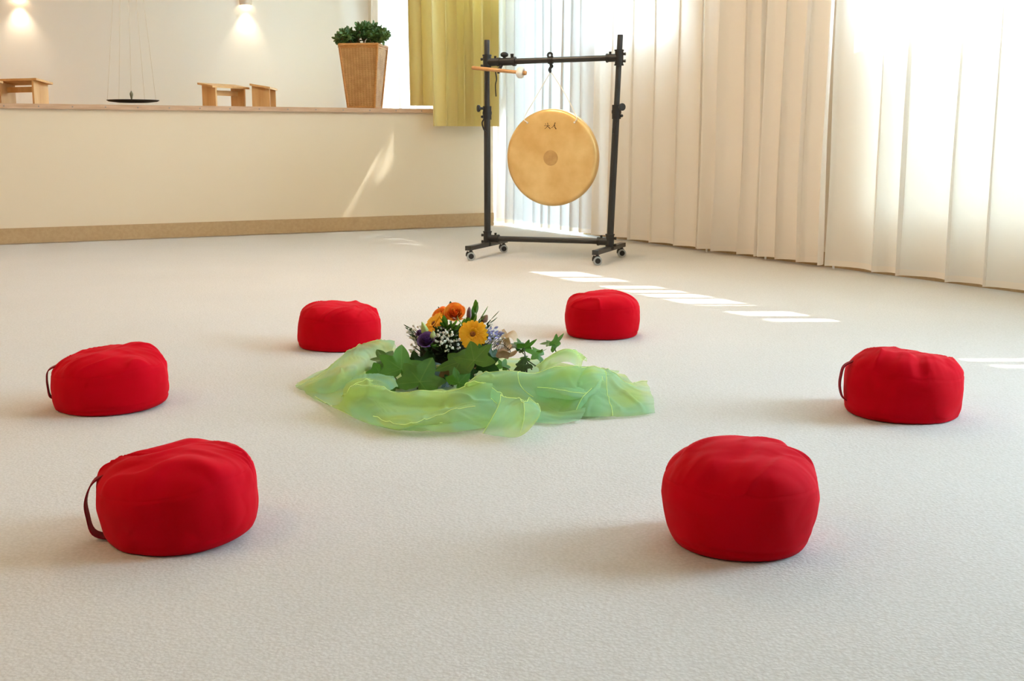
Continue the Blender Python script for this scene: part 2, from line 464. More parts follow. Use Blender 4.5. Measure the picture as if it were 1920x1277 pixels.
b = MB(); b.wbox(.03, 13.8, -.03, .03, RAIL, RAIL + .03); struct(b.build('trim_2', M['frame'], smooth=False))
b = MB(); b.wbox(-3.7, -.1, -.03, .03, RAIL + .85, RAIL + .88); struct(b.build('trim_3', M['frame'], smooth=False))
# outside
b = MB(); b.wbox(-14, 20, -24, -.41, -.35, -.3); tag(struct(b.build('ground', M['lawn'], smooth=False)), None)

# ------------------------------------------------------------------ curtains
def fold_sheet(s0, s1, z0, z1, d0, seed, wmin, wmax, amp, over=1.15, nz=12, npf=14, waver=.02, pos=wp, flare=.0):
    rnd = random.Random(seed)
    brk = [s0]
    while brk[-1] < s1 - wmin * .6:
        brk.append(brk[-1] + rnd.uniform(wmin, wmax))
    k = (s1 - s0) / (brk[-1] - s0)
    brk = [s0 + (q - s0) * k for q in brk]
    folds = [(brk[i], brk[i + 1] - brk[i], rnd.uniform(.65, 1.2) * amp, rnd.uniform(.75, 1.15) * over, rnd.uniform(-1, 1)) for i in range(len(brk) - 1)]
    rows = []
    for iz in range(nz + 1):
        tz = iz / nz
        z = z0 + (z1 - z0) * tz
        row = []
        for i, (a, w_, am, ov, q) in enumerate(folds):
            for j in range(npf + (1 if i == len(folds) - 1 else 0)):
                t = j / npf
                nn = noise.noise(V((a * 3 + t, z * .9, seed * 3.1)))
                am2 = am * (.75 + .35 * (1 - tz) + .35 * nn)
                s = a + w_ * (t - ov * sin(2 * pi * t) / (2 * pi)) + waver * noise.noise(V((a * 2.0, z * .7, seed + 9.))) + flare * (1 - tz) * q
                d = d0 + am2 * cos(2 * pi * t) + am * .3 * sin(6 * pi * t + q * 3) * (1 - tz * .5) * .35
                row.append(pos(s, d, z))
        rows.append(row)
    return rows

def sheer(s0, s1, z0, z1, seed, m, label, wand=None, wmin=.17, wmax=.34, amp=.045, group='sheer window curtains'):
    t = thing('sheer_curtain', label, 'curtain', wp((s0 + s1) / 2, 0, z0), 0, group)
    b = MB(); rows = fold_sheet(s0, s1, z0 + .035, z1, .0, seed, wmin, wmax, amp)
    b.grid(rows); b.build('fabric', m, t, sharp=80)
    lo = rows[0]
    h = MB(); h.grid([[p - V((0, 0, .035)) for p in lo], [p - V((0, 0, .012)) for p in lo], lo]); h.build('hem', M['hem'], t, sharp=80)
    if wand is not None:
        w = MB(); w.tube([wp(wand, -.075, 2.1), wp(wand, -.07, .2), wp(wand, -.05, .004)], .0075, 8); w.build('curtain_wand', M['frame'], t)
    return t

sheer(-.22, 1.62, .03, RAIL, 3, M['sheer_dim'], 'sheer curtain with cool daylight tint in the corner behind the gong', None, .13, .24, .035)
sheer(1.64, 3.02, .03, RAIL, 5, M['sheer'], 'peach cream sheer curtain just right of the gong stand', 3.03)
sheer(3.05, 3.66, .03, RAIL, 8, M['sheer'], 'narrow cream sheer curtain between the first two white wands', 3.67, .15, .26, .05)
sheer(3.69, 4.29, .03, RAIL, 12, M['sheer'], 'narrow cream sheer curtain ending at the third white wand', 4.31, .15, .26, .05)
sheer(4.33, 7.6, .03, RAIL, 15, M['sheer_backlit'], 'wide white sheer curtain glowing in front of the bright window at right', None, .22, .42, .045)
sheer(-3.2, -.26, 1.085, RAIL + .85, 21, M['sheer_backlit'], 'white sheer curtain at the stage window behind the wicker planter', None, .2, .36, .04)

def drape(t0, t1, z0, z1, s_, seed, label, wmin, wmax, amp):
    t = thing('curtain', label, 'curtain', wp(s_, (t0 + t1) / 2, z0), 0, 'yellow stage curtains')
    pos = lambda a, c, z: wp(c, a, z)
    b = MB(); rows = fold_sheet(t0, t1, z0 + .05, z1, s_, seed, wmin, wmax, amp, over=1.05, nz=14, npf=12, waver=.015, pos=pos, flare=.012)
    b.grid(rows); b.build('fabric', M['yellow'], t, sharp=80)
    h = MB(); lo = rows[0]; h.grid([[p - V((0, 0, .05)) for p in lo], [p - V((0, 0, .02)) for p in lo], lo]); h.build('hem', M['yellow'], t, sharp=80)
drape(.15, .78, .915, 3.1, .13, 4, 'yellow green curtain bunched in front of the stage end, hem below the ledge', .07, .13, .06)
drape(.63, .87, 1.10, 3.1, -.2, 9, 'yellow curtain on the stage with its hem just above the ledge', .10, .17, .04)

# ------------------------------------------------------------------ cushions
PROF = [(0, 0), (.5, 0), (.8, .0), (.9, .02), (.955, .075), (.985, .16), (1.0, .3), (1.0, .45), (.99, .58), (.965, .70), (.915, .785), (.83, .855), (.70, .915), (.52, .96), (.3, .99), (.12, 1.0), (0.004, 1.0)]
SEAM = .70
def cushion(cx, cy, r, h, label, seed, tilt=0., tdir=0., strap=None, botk=1.0, gath=None, crease=1.0, dent=(0, 0, 0), dome=0.):
    root = thing('meditation_cushion', label, 'cushion', (cx, cy, 0), 0, 'red meditation cushions in the circle')
    nth = 256
    prof = bez([V((a, c, 0)) for a, c in PROF], 92)
    R = Matrix.Rotation(tilt, 3, V((cos(tdir), sin(tdir), 0)))
    gath = gath or (0., 1.)
    fa = seed * 1.3
    rows = []
    for ip, q in enumerate(prof):
        rr, zz = max(q.x, .002), q.y
        k = botk + (1 - botk) * min(1, zz / .5)
        topw = max(0., min(1., (zz - .60) / .22)); topw = topw * topw * (3 - 2 * topw)
        row = []
        for j in range(nth):
            a = 2 * pi * j / nth
            x, y = cos(a), sin(a)
            X, Y = rr * x, rr * y
            big = noise.noise(V((X * 1.1, Y * 1.1, seed * 7.7)))
            # gathers where the cloth is drawn in along the seam, strongest on one side
            ga = max(0., cos((a - gath[0]) * .5)) ** 6
            ph = a * 34 + 7 * noise.noise(V((x * 2.2, y * 2.2, seed * 1.7 + zz)))
            wg = exp(-((zz - .70) / .15) ** 2)
            if zz > .72: wg = max(wg, exp(-((rr - .90) / .20) ** 2))
            g = .0060 * gath[1] * (ga + .03) * wg * (1 - 2 * abs(sin(ph * .5)) ** .8) * (.6 + .8 * noise.noise(V((x * 6, y * 6, seed))))
            # long folds sweeping over the top panel
            s_ = X * cos(fa) + Y * sin(fa); c_ = -X * sin(fa) + Y * cos(fa)
            wob = .35 * noise.noise(V((X * 1.4, Y * 1.4, seed + 2.)))
            f1 = noise.noise(V((s_ * .8, (c_ + wob) * 3.4, seed * 5.1)))
            f2 = abs(noise.noise(V((s_ * .6 + 7, (c_ + wob) * 2.9, seed * 3.3))))
            f3 = abs(noise.noise(V((X * 3.1, Y * 3.1, seed * 2.9))))
            edge = exp(-((rr - .8) / .45) ** 2)
            tz = topw * crease * (.0085 * f1 + .0032 * noise.noise(V((s_ * 1.6 + 3, (c_ + wob) * 6.2, seed * 1.9))) + .0075 * (max(0, .30 - f2) / .30) ** 2 * edge * (.7 + f1) )
            sd = noise.noise(V((x * 2.0 + seed, y * 2.0 - seed, zz * 2.2)))
            sd2 = abs(noise.noise(V((x * 2.6 - seed, y * 2.6 + seed, zz * 4.5 + 4))))
            sd3 = noise.noise(V((x * 5 + seed, y * 5, zz * 3)))
            sidew = 1 - topw
            gr = sidew * crease * min(1, zz * 6) * (.0042 * sd + .0025 * (sd2 - .25) + .0008 * sd3)
            seam = -.0014 * exp(-((zz - SEAM) / .014) ** 2) - .0035 * exp(-((zz - .13) / .022) ** 2) * max(0, noise.noise(V((x * 1.5, y * 1.5, seed * 4.))) + .35)
            rad = r * rr * k * (1 + .05 * big * min(1, zz * 3 + .4)) + (g + gr + seam) * min(1, rr * 2)
            z = h * (zz + dome * topw * (1 - rr * rr)) + h * .06 * big * topw + tz + g * .7 * topw
            if topw > 0 and dent[2]:
                z -= topw * dent[2] * exp(-((X - dent[0]) ** 2 + (Y - dent[1]) ** 2) / .12)
            row.append(R @ V((x * rad, y * rad, z)))
        rows.append(row)
    cz = V((0, 0, 0))
    for p in rows[-1]: cz += p
    cz /= nth
    rows[-1] = [cz.copy() for _ in range(nth)]
    mn = min(p.z for rw in rows for p in rw)
    for rw in rows:
        for p in rw:
            p.z -= mn + (.020 if tilt else .004)
            if p.z < .003: p.z = .003
            p.x += cx; p.y += cy
    js = next(i for i, q in enumerate(prof) if q.y >= SEAM)
    b = MB(); b.grid([rw for rw in rows[:js + 1]], wrap=True); b.build('side_panel', M['red'], root, sharp=80)
    b = MB(); b.grid([rw for rw in rows[js:]], wrap=True); b.build('top_panel', M['red_top'], root, sharp=80)
    if strap is not None:
        th, bulge, z0, z1, wd = strap
        jt = int(round((th % (2 * pi)) / (2 * pi) * nth)) % nth
        i0 = min(range(8, js + 6), key=lambda i: abs(prof[i].y - z0)); i1 = min(range(8, js + 24), key=lambda i: abs(prof[i].y - z1))
        p0 = rows[i0][jt]; p1 = rows[i1][jt]
        o_ = V((cos(th), sin(th), 0)); sd_ = V((-sin(th), cos(th), 0))
        ro = max(hypot(rows[i][jt].x - cx, rows[i][jt].y - cy) for i in range(js + 4))
        def outp(t, b_):
            z = p0.z + (p1.z - p0.z) * t
            return V((cx, cy, z)) + o_ * (ro + b_)
        path = bez([p0 - o_ * .004, outp(.10, bulge * .45), outp(.35, bulge * .95), outp(.6, bulge), outp(.85, bulge * .35), p1 - o_ * .006], 26)
        rws = []
        for i, p in enumerate(path):
            tg = (path[min(i + 1, 25)] - path[max(i - 1, 0)]).normalized()
            nn = tg.cross(sd_).normalized()
            wv = wd / 2
            sw = sd_ * (.003 * sin(i * .5))
            rws.append([p - sd_ * wv - nn * .0015 + sw, p + sd_ * wv - nn * .0015 + sw, p + sd_ * wv + nn * .0015 + sw, p - sd_ * wv + nn * .0015 + sw])
        s = MB(); s.grid(rws, wrap=True); s.build('handle', M['red_strap'], root)
    return root
cushion(.458, 2.27, .158, .200, 'tall domed red cushion at front right with gathered creases', 3, 0, 0, None, .88, (radians(-25), 1.4), 1.0, (0, 0, 0), .04)
cushion(-.670, 2.315, .162, .185, 'large red cushion at front left tilted with wrinkled top and handle', 5, radians(-7), radians(97), (radians(192), .020, .12, .84, .034), .94, (radians(-40), 1.0), 1.4, (-.25, .1, .010))
cushion(-1.216, 3.50, .172, .182, 'red cushion at far left of the circle with flat handle', 8, radians(-5), radians(95), (radians(196), .008, .30, .84, .030), .99, (radians(-30), .9), 1.1, (-.2, 0, .008))
cushion(-.680, 4.54, .160, .185, 'red cushion behind the left end of the green organza', 13, radians(3), radians(90), None, 1.0, (radians(-50), 1.8), .9)
cushion(.373, 4.80, .158, .182, 'red cushion at back right next to the sun stripes', 19, 0, 0, None, .96, (radians(-60), 2.0), 1.0)
cushion(1.150, 3.40, .172, .205, 'red cushion at far right of the circle with thin loop handle', 23, radians(3.5), radians(90), (radians(184), .016, .2, .80, .016), .96, (radians(-80), 1.6), 1.4, (.2, -.1, .008))

# ------------------------------------------------------------------ organza cloth
def loft(b, guides, nu, nv, seed, amp=.006, freq=9., hem=None, hemc=None):
    nu *= 2; nv *= 2
    gs = [bez([gp(*q) for q in g], nu) for g in guides]
    rows = []
    cols = [bez([g[i] for g in gs], nv) for i in range(nu)]
    for j in range(nv):
        row = []
        for i in range(nu):
            p = cols[i][j].copy()
            e = noise.noise_vector(V((p.x * freq, p.y * freq, p.z * freq + seed)))
            e2 = noise.noise_vector(V((p.x * freq * 3, p.y * freq * 3, p.z * freq * 3 + seed)))
            cr = max(0, .16 - abs(noise.noise(V((p.x * 11 + p.y * 5, p.y * 9 - p.x * 4, seed + p.z * 6))))) * 5
            cr2 = max(0, .14 - abs(noise.noise(V((p.x * 7 - p.y * 9, p.y * 16, seed * 2 + p.z * 9))))) * 5
            p += e * amp + e2 * amp * .2
            sw = noise.noise(V((p.x * 7 + p.y * 3, p.y * 5 - p.x * 3, seed * 1.7)))
            p += V((.15, -.6, .8)) * (sw * .020 * min(1, .15 + p.z * 16))
            wz = min(1, .35 + p.z * 14)
            p += V((.2, -.5, .85)) * ((cr * .009 + cr2 * .006) * wz)
            p.z = max(p.z, .004 + .002 * (seed % 3))
            row.append(p)
        rows.append(row)
    if hem: 
        for g, a0, a1 in hem:
            j = round(g / (len(guides) - 1) * (nv - 1)); i0, i1 = int(a0 * (nu - 1)), int(a1 * (nu - 1))
            hm.tube([p + V((0, -.0012, .0012)) for p in rows[j][i0:i1 + 1]], .0010, 6)
    if hemc:
        for a0, j0, j1 in hemc:
            i = round(a0 * (nu - 1)); hm.tube([rows[j][i] + V((0, -.0012, .0012)) for j in range(int(j0 * (nv - 1)), int(j1 * (nv - 1)) + 1)], .0010, 6)
    b.grid(rows)
    return rows
cl = thing('organza_scarf', 'translucent green organza scarf draped in loops around the flowers', 'cloth', gp(890, 745))
ob = MB(); hm = MB()
def hemline(pts, r=.0016): hm.tube(pts, r, 6)
# ground layer
R0 = loft(ob, [[(600, 712, 0), (690, 690, 0), (760, 684, 0), (880, 676, 0), (1000, 676, 0), (1090, 690, 0), (1170, 705, 0)],
               [(575, 728, 0), (680, 725, .01), (760, 720, 0), (880, 715, 0), (1000, 712, .006), (1100, 720, 0), (1200, 735, .004)],
               [(570, 738, 0), (670, 760, 0), (760, 765, .012), (880, 760, 0), (1000, 755, .012), (1110, 752, 0), (1215, 762, .004)],
               [(590, 752, 0), (680, 785, 0), (780, 805, 0), (880, 808, 0), (985, 797, 0), (1090, 785, 0), (1222, 777, 0)]], 70, 26, 1, .008)
# left hump
R1 = loft(ob, [[(557, 722, 0), (600, 700, 0), (640, 688, 0), (676, 676, 0), (708, 668, 0), (742, 668, 0)],
               [(554, 725, .004), (602, 700, .035), (632, 672, .08), (664, 650, .115), (702, 637, .13), (742, 640, .115)],
               [(556, 729, .004), (606, 720, .04), (640, 699, .07), (672, 680, .09), (702, 668, .092), (735, 670, .07)],
               [(562, 736, 0), (612, 738, .012), (650, 724, .03), (682, 708, .035), (706, 695, .03), (735, 690, .01)]], 44, 22, 2, .008, hem=[(1, 0, 1)])
# curl at the inner left
R2 = loft(ob, [[(735, 694, .02), (700, 696, .05), (668, 704, .06), (646, 724, .055), (642, 748, .03)],
               [(740, 708, .05), (705, 712, .085), (672, 720, .09), (650, 738, .07), (655, 764, .03)],
               [(745, 728, .03), (715, 735, .07), (690, 742, .07), (668, 756, .05), (676, 778, .02)]], 26, 14, 3, .004, hem=[(1, .3, .95)])
# front long fold
R3 = loft(ob, [[(640, 745, .0), (700, 748, 0), (760, 750, 0), (820, 746, 0), (890, 735, 0), (930, 735, 0)],
               [(642, 742, .05), (668, 730, .085), (705, 727, .092), (752, 735, .085), (810, 733, .085), (880, 722, .09), (925, 722, .09)],
               [(645, 752, .05), (690, 752, .06), (750, 762, .05), (810, 764, .045), (870, 755, .06), (920, 750, .06)],
               [(625, 762, .02), (700, 785, .03), (760, 797, .035), (830, 778, .045), (890, 765, .05), (930, 765, .05)],
               [(590, 748, .0), (660, 785, 0), (730, 806, 0), (800, 812, 0), (870, 808, 0), (930, 798, 0)]], 64, 30, 4, .006, hem=[(1, .12, .95), (3, .2, .8), (4, 0, .7)])
# loop roll in front
R4 = loft(ob, [[(880, 752, .03), (874, 738, .06), (884, 728, .075), (905, 731, .07), (925, 748, .05), (936, 764, .03)],
               [(872, 742, .055), (872, 726, .085), (890, 718, .10), (915, 722, .095), (935, 738, .075), (945, 755, .05)],
               [(905, 760, .02), (892, 748, .05), (898, 738, .062), (912, 742, .06), (928, 756, .045), (934, 768, .03)]], 26, 12, 5, .003, hem=[(1, 0, 1), (2, .1, .9)])
# puff tab in front
R5 = loft(ob, [[(905, 815, .0), (920, 790, .03), (935, 758, .075), (938, 742, .085)],
               [(935, 819, .003), (945, 790, .045), (953, 762, .085), (955, 744, .10)],
               [(970, 820, .003), (978, 795, .055), (980, 770, .085), (975, 750, .10)],
               [(992, 806, .0), (1005, 790, .035), (1010, 772, .07), (985, 756, .09)],
               [(1000, 786, .0), (1012, 776, .03), (1006, 764, .06), (990, 752, .08)]], 30, 26, 6, .004, hem=[(0, 0, 1), (2, .1, 1), (4, 0, 1)], hemc=[(1, 0, 1)])
R5b = loft(ob, [[(932, 772, .055), (958, 758, .05), (978, 770, .05)], [(945, 788, .02), (965, 785, .02), (982, 792, .02)], [(930, 800, .0), (960, 806, 0), (980, 808, .0)]], 16, 10, 7, .003, hem=[(1, 0, 1)])
# centre right big panel
R6 = loft(ob, [[(880, 735, 0), (930, 720, 0), (1000, 716, 0), (1060, 706, 0), (1110, 706, 0)],
               [(872, 730, .07), (895, 710, .10), (940, 702, .11), (1000, 703, .105), (1045, 694, .115), (1100, 690, .11)],
               [(885, 742, .06), (920, 730, .07), (980, 734, .06), (1020, 738, .05), (1080, 735, .05)],
               [(930, 772, .02), (980, 768, .02), (1040, 772, .012), (1090, 775, .01), (1130, 776, .01)],
               [(960, 790, 0), (1010, 792, 0), (1050, 790, 0), (1100, 786, 0), (1140, 783, 0)]], 56, 26, 8, .008, hem=[(1, 0, 1)], hemc=[(.5, .25, .6)])
# upper right ridge and crossing folds
R7 = loft(ob, [[(1005, 700, .05), (1060, 690, .06), (1110, 688, .06), (1160, 697, .04)],
               [(1000, 724, .07), (1040, 727, .075), (1075, 735, .065), (1100, 741, .05)],
               [(1010, 752, .03), (1050, 748, .035), (1075, 755, .025), (1090, 765, .01)]], 30, 18, 9, .007, hem=[(1, 0, 1)])
# right end sheets
R8 = loft(ob, [[(1060, 700, .06), (1100, 690, .09), (1150, 695, .085), (1172, 712, .06), (1214, 716, .03)],
               [(1080, 735, .05), (1115, 722, .07), (1150, 720, .065), (1180, 730, .05), (1222, 740, .03)],
               [(1078, 785, 0), (1120, 784, .006), (1160, 781, .006), (1195, 779, .006), (1228, 775, .004)]], 40, 24, 10, .008, hem=[(0, .1, 1)], hemc=[(.42, .1, 1)])
R8b = loft(ob, [[(1128, 712, .075), (1134, 735, .045), (1136, 778, .006)], [(1110, 728, .07), (1090, 750, .045), (1078, 782, .004)], [(1060, 740, .03), (1050, 765, .02), (1040, 788, 0)]], 22, 16, 11, .005, hem=[(0, 0, 1), (1, 0, 1)])
# back right hump
R9 = loft(ob, [[(1000, 690, .02), (1030, 676, .03), (1060, 668, .03), (1100, 680, .02)],
               [(1006, 688, .05), (1032, 668, .10), (1058, 656, .125), (1078, 658, .115), (1094, 678, .06)],
               [(1010, 700, .05), (1040, 684, .08), (1066, 680, .085), (1090, 692, .05)]], 28, 16, 12, .006, hem=[(1, 0, 1)])
# low loose pleats at the front
R10 = loft(ob, [[(700, 790, .004), (760, 800, .018), (820, 796, .02), (880, 786, .02), (940, 780, .01)], [(690, 798, .0), (770, 812, .006), (840, 813, .01), (900, 806, .006), (945, 795, .004)]], 30, 8, 13, .006, hem=[(0, .2, 1)])
R11 = loft(ob, [[(1010, 770, .03), (1060, 772, .02), (1100, 768, .02)], [(1000, 795, .002), (1040, 800, .0), (1085, 792, .002)]], 20, 8, 14, .006)
ob.build('organza', M['organza'], cl, sharp=80)
hm.build('hem', M['organza_hem_rim'], cl)  # hems plus pale lines painting the bright rims of folds

# ------------------------------------------------------------------ ivy
def ivy_leaf(J, T, tilt, name, m, parent, seed, wide=1.0, cup=.12, stem=None):
    J, T = V(J), V(T)
    a = (T - J); L = a.length; a.normalize()
    view = (V((0, 0, H)) - J).normalized()
    n_ = (view - a * view.dot(a)).normalized()
    n_ = Matrix.Rotation(radians(tilt), 3, a) @ n_
    sd = n_.cross(a)
    rnd = random.Random(seed)
    cup = cup * rnd.uniform(1.0, 2.6)
    lobes = [(0, 1., .62), (radians(58), .80 * rnd.uniform(.95, 1.1), .50), (radians(-58), .80 * rnd.uniform(.95, 1.1), .50),
             (radians(118), .74 * rnd.uniform(.85, 1.1), .6), (radians(-118), .74 * rnd.uniform(.85, 1.1), .6)]
    nt_, nr = 120, 12
    vs, fs, vein = [J.copy()], [], [1.0]
    for ir in range(1, nr + 1):
        q = ir / nr
        for j in range(nt_):
            th = -pi + 2 * pi * j / nt_
            r = .52 * (1 - .80 * max(0, (abs(th) - 2.45) / .70))
            for la, ll, lw in lobes:
                dl = abs(th - la)
                if dl < lw:
                    r = max(r, .46 + (ll - .46) * (1 - dl / lw) ** 1.15)
            r *= q
            x, y = r * cos(th), r * sin(th) * wide
            vd = 1.0
            for la, ll, lw in lobes:
                al = x * cos(la) + y * sin(la); pe = abs(-x * sin(la) + y * cos(la))
                if al > 0: vd = min(vd, pe / (.020 * (1.15 - min(1, al / ll))))
            z = -cup * (r * r) + .035 * sin(3 * th + seed) * q * q + .02 * (1 - min(1, vd * .2)) * 0
            z += .05 * abs(sin(th)) * q * (1 if cup > 0 else -1)
            z -= .035 * exp(-(vd * .35) ** 2) * min(1, q * 2)
            vs.append(J + (a * x + sd * y + n_ * z) * L)
            vein.append(exp(-vd ** 2) * .6)
    for j in range(nt_):
        fs.append((0, 1 + j, 1 + (j + 1) % nt_))
    for ir in range(nr - 1):
        for j in range(nt_):
            fs.append((1 + ir * nt_ + j, 1 + (ir + 1) * nt_ + j, 1 + (ir + 1) * nt_ + (j + 1) % nt_, 1 + ir * nt_ + (j + 1) % nt_))
    b = MB(); b.add(vs, fs); b.attr['vein'] = vein
    lf = b.build(name, m, parent, sharp=80)
    if stem is not None:
        s = MB(); st = V(stem); mid = (J + st) / 2 + V((rnd.uniform(-.006, .006), rnd.uniform(-.006, .006), .006))
        s.tube(bez([J - n_ * .001, mid, st], 9), [.0014] * 5 + [.0018] * 4, 6); s.build('leaf_stalk', M['ivy_stem'], lf)
    return lf
YI = 3.80
def ivy(name, label, base, leaves, vines):
    t = thing(name, label, 'ivy', base, 0, 'ivy sprays around the flowers')
    for path in vines:
        b = MB(); b.tube(bez([at(*q) for q in path], 20), .0022, 6); b.build('stem', M['ivy_stem'], t)
    for i, (J, T, tilt, mm, w_, cup, st) in enumerate(leaves):
        ivy_leaf(at(*J), at(*T), tilt, 'leaf', M[mm], t, i * 3 + len(label), w_, cup, at(*st) if st else None)
    return t
ivy('ivy_spray', 'large leaved ivy spray leaning at the left front of the bouquet', gp(765, 735), [
    ((752, 692, 3.72), (756, 641, 3.78), 12, 'ivy', 1.12, .1, (764, 738, 3.74)),
    ((712, 700, 3.70), (694, 729, 3.68), -20, 'ivy', 1.05, .1, (760, 734, 3.74)),
    ((787, 716, 3.68), (812, 664, 3.74), -8, 'ivy', 1.1, .1, (778, 738, 3.70)),
    ((722, 674, 3.76), (706, 652, 3.80), 25, 'ivy', 1.0, .1, (745, 715, 3.78)),
    ((715, 686, 3.77), (692, 690, 3.79), 40, 'ivy', .9, .1, (730, 712, 3.78)),
    ((800, 690, 3.79), (812, 652, 3.83), 15, 'ivy_dark', 1.1, .1, (800, 730, 3.79)),
    ((778, 680, 3.80), (776, 655, 3.82), 0, 'ivy_dark', 1.1, .1, None),
    ((735, 722, 3.67), (738, 740, 3.66), -10, 'ivy', 1.2, .1, (760, 728, 3.72)),
    ((812, 706, 3.76), (828, 690, 3.78), 20, 'ivy_dark', 1.1, .1, (818, 735, 3.76)),
    ((812, 728, 3.70), (795, 738, 3.69), -10, 'ivy_dark', .9, .1, None),
    ((690, 690, 3.82), (676, 688, 3.84), 60, 'ivy_dark', .7, .1, (700, 700, 3.82)),
], [[(765, 740, 3.74), (790, 722, 3.77), (820, 730, 3.78)], [(742, 716, 3.70), (752, 726, 3.71), (770, 732, 3.72)], [(745, 728, 3.72), (765, 734, 3.72), (790, 738, 3.71)]])
ivy('ivy_spray', 'ivy spray with broad leaf hanging over the front of the flower bowl', gp(872, 728), [
    ((889, 676, 3.70), (879, 636, 3.75), -14, 'ivy', 1.15, .1, (888, 712, 3.74)),
    ((862, 679, 3.72), (812, 688, 3.72), 42, 'ivy', 1.0, .1, (880, 662, 3.80)),
    ((860, 718, 3.68), (884, 694, 3.70), 12, 'ivy', 1.15, .1, (864, 730, 3.74)),
    ((922, 668, 3.74), (934, 655, 3.76), 30, 'ivy_dark', 1.15, .1, (912, 700, 3.76)),
    ((912, 682, 3.72), (936, 701, 3.70), 10, 'ivy_dark', 1.05, .1, (911, 702, 3.76)),
    ((842, 712, 3.74), (836, 726, 3.74), 0, 'ivy_dark', 1.1, .1, (850, 730, 3.74)),
    ((835, 722, 3.73), (832, 706, 3.74), 30, 'ivy_dark', .9, .1, (838, 733, 3.74)),
    ((905, 668, 3.76), (925, 644, 3.78), 20, 'ivy', 1.0, .1, None),
    ((884, 700, 3.76), (866, 690, 3.77), 20, 'ivy_dark', 1.0, .1, None),
], [[(850, 735, 3.74), (846, 725, 3.75), (850, 712, 3.76)], [(828, 735, 3.73), (815, 715, 3.75), (805, 700, 3.77)], [(911, 702, 3.76), (905, 690, 3.76), (890, 680, 3.74)]])
ivy('ivy_spray', 'small leaved ivy spray reaching right towards the back right cushion', gp(990, 700), [
    ((943, 688, 3.80), (951, 671, 3.82), 15, 'ivy', 1.0, .1, (960, 701, 3.80)),
    ((982, 684, 3.80), (959, 699, 3.79), 42, 'ivy_dark', .9, .1, (976, 702, 3.80)),
    ((985, 672, 3.84), (968, 679, 3.83), 50, 'ivy', .8, .1, (988, 698, 3.82)),
    ((1010, 664, 3.86), (984, 652, 3.85), 50, 'ivy', .9, .1, (1015, 693, 3.85)),
    ((983, 652, 3.86), (1010, 640, 3.87), 55, 'ivy', .8, .1, (987, 698, 3.82)),
    ((977, 648, 3.87), (971, 632, 3.89), 40, 'ivy', .9, .1, (986, 672, 3.84)),
    ((972, 650, 3.88), (957, 639, 3.90), 50, 'ivy_dark', .8, .1, (982, 664, 3.85)),
    ((1040, 645, 3.95), (1060, 626, 3.97), 52, 'ivy', .8, .1, (1044, 664, 3.95)),
    ((1034, 644, 3.95), (1012, 641, 3.95), 56, 'ivy', .7, .1, None),
    ((1012, 660, 3.87), (1026, 657, 3.87), 65, 'ivy', .6, .1, None),
], [[(985, 674, 3.83), (992, 684, 3.84), (997, 693, 3.85)], [(987, 674, 3.83), (995, 680, 3.84), (1004, 686, 3.86)], [(984, 664, 3.84), (985, 680, 3.83), (988, 699, 3.82)]])

# ------------------------------------------------------------------ flower arrangement
FA = thing('flower_arrangement', 'low bouquet of orange roses, yellow gerberas and gypsophila in a bowl', 'flowers', gp(846, 714))
fc = V((gp(846, 714).x, 3.94, 0))
b = MB(); b.lathe([(0, .004), (.075, .004), (.085, .02), (.100, .070), (.106, .082), (.100, .085), (.094, .08), (.0, .07)], 40, Matrix.Translation(fc)); b.build('bowl', M['bowl'], FA)
b = MB(); b.sphere(fc + V((0, 0, .090)), (.112, .112, .085), 28, 14)
for p in b.v: p += noise.noise_vector(p * 30) * .012
b.build('moss', M['moss'], FA)

def frame(nrm):
    n_ = V(nrm).normalized()
    x = V((0, 0, 1)).cross(n_)
    x = x.normalized() if x.length > 1e-4 else V((1, 0, 0))
    return x, n_.cross(x), n_

def gerbera(c, nrm, R, seed, name='gerbera'):
    rnd = random.Random(seed); x, y, n_ = frame(nrm)
    b = MB()
    for layer, (r0, r1, k, zt) in enumerate(((.16, 1.0, 19, .10), (.14, .90, 17, .18), (.12, .42, 18, .20))):
        for i in range(k):
            a = 2 * pi * (i + rnd.uniform(-.25, .25)) / k + layer * .2
            rl = r1 * rnd.uniform(.92, 1.05); zz = zt + rnd.uniform(-.05, .07); w_ = .115 if layer < 2 else .06
            d = x * cos(a) + y * sin(a); s = -x * sin(a) + y * cos(a)
            rows = []
            for q in range(6):
                t = q / 5
                r = r0 + (rl - r0) * t
                wd = w_ * (.45 + 1.0 * sin(min(1, t * 1.15 + .12) * pi * .62)) * (1 if t < .95 else .45)
                z = zz * sin(t * 1.9) - .05 * t * t
                rows.append([V(c) + (d * r + s * wd * e + n_ * (z - .03 * abs(e) * -1)) * R for e in (-1, -.4, .4, 1)])
            b.grid(rows)
    f = b.build(name, M['gerbera'], FA, sharp=80)
    m_ = MB()
    Mx = Matrix((x, y, n_)).transposed().to_4x4(); Mx.translation = V(c)
    m_.lathe([(0.001, .23 * R), (.10 * R, .22 * R), (.17 * R, .17 * R), (.20 * R, .08 * R), (.20 * R, -.05 * R)], 20, Mx)
    m_.build('flower_centre', M['gerbera_c'], f)
    s = MB(); s.tube(bez([V(c) - n_ * R * .05, V(c) - n_ * R * .8, (V(c) + fc) / 2 + V((0, 0, .04)), fc + V((0, 0, .1))], 10), .003, 6); s.build('flower_stalk', M['sprig'], f)
    return f

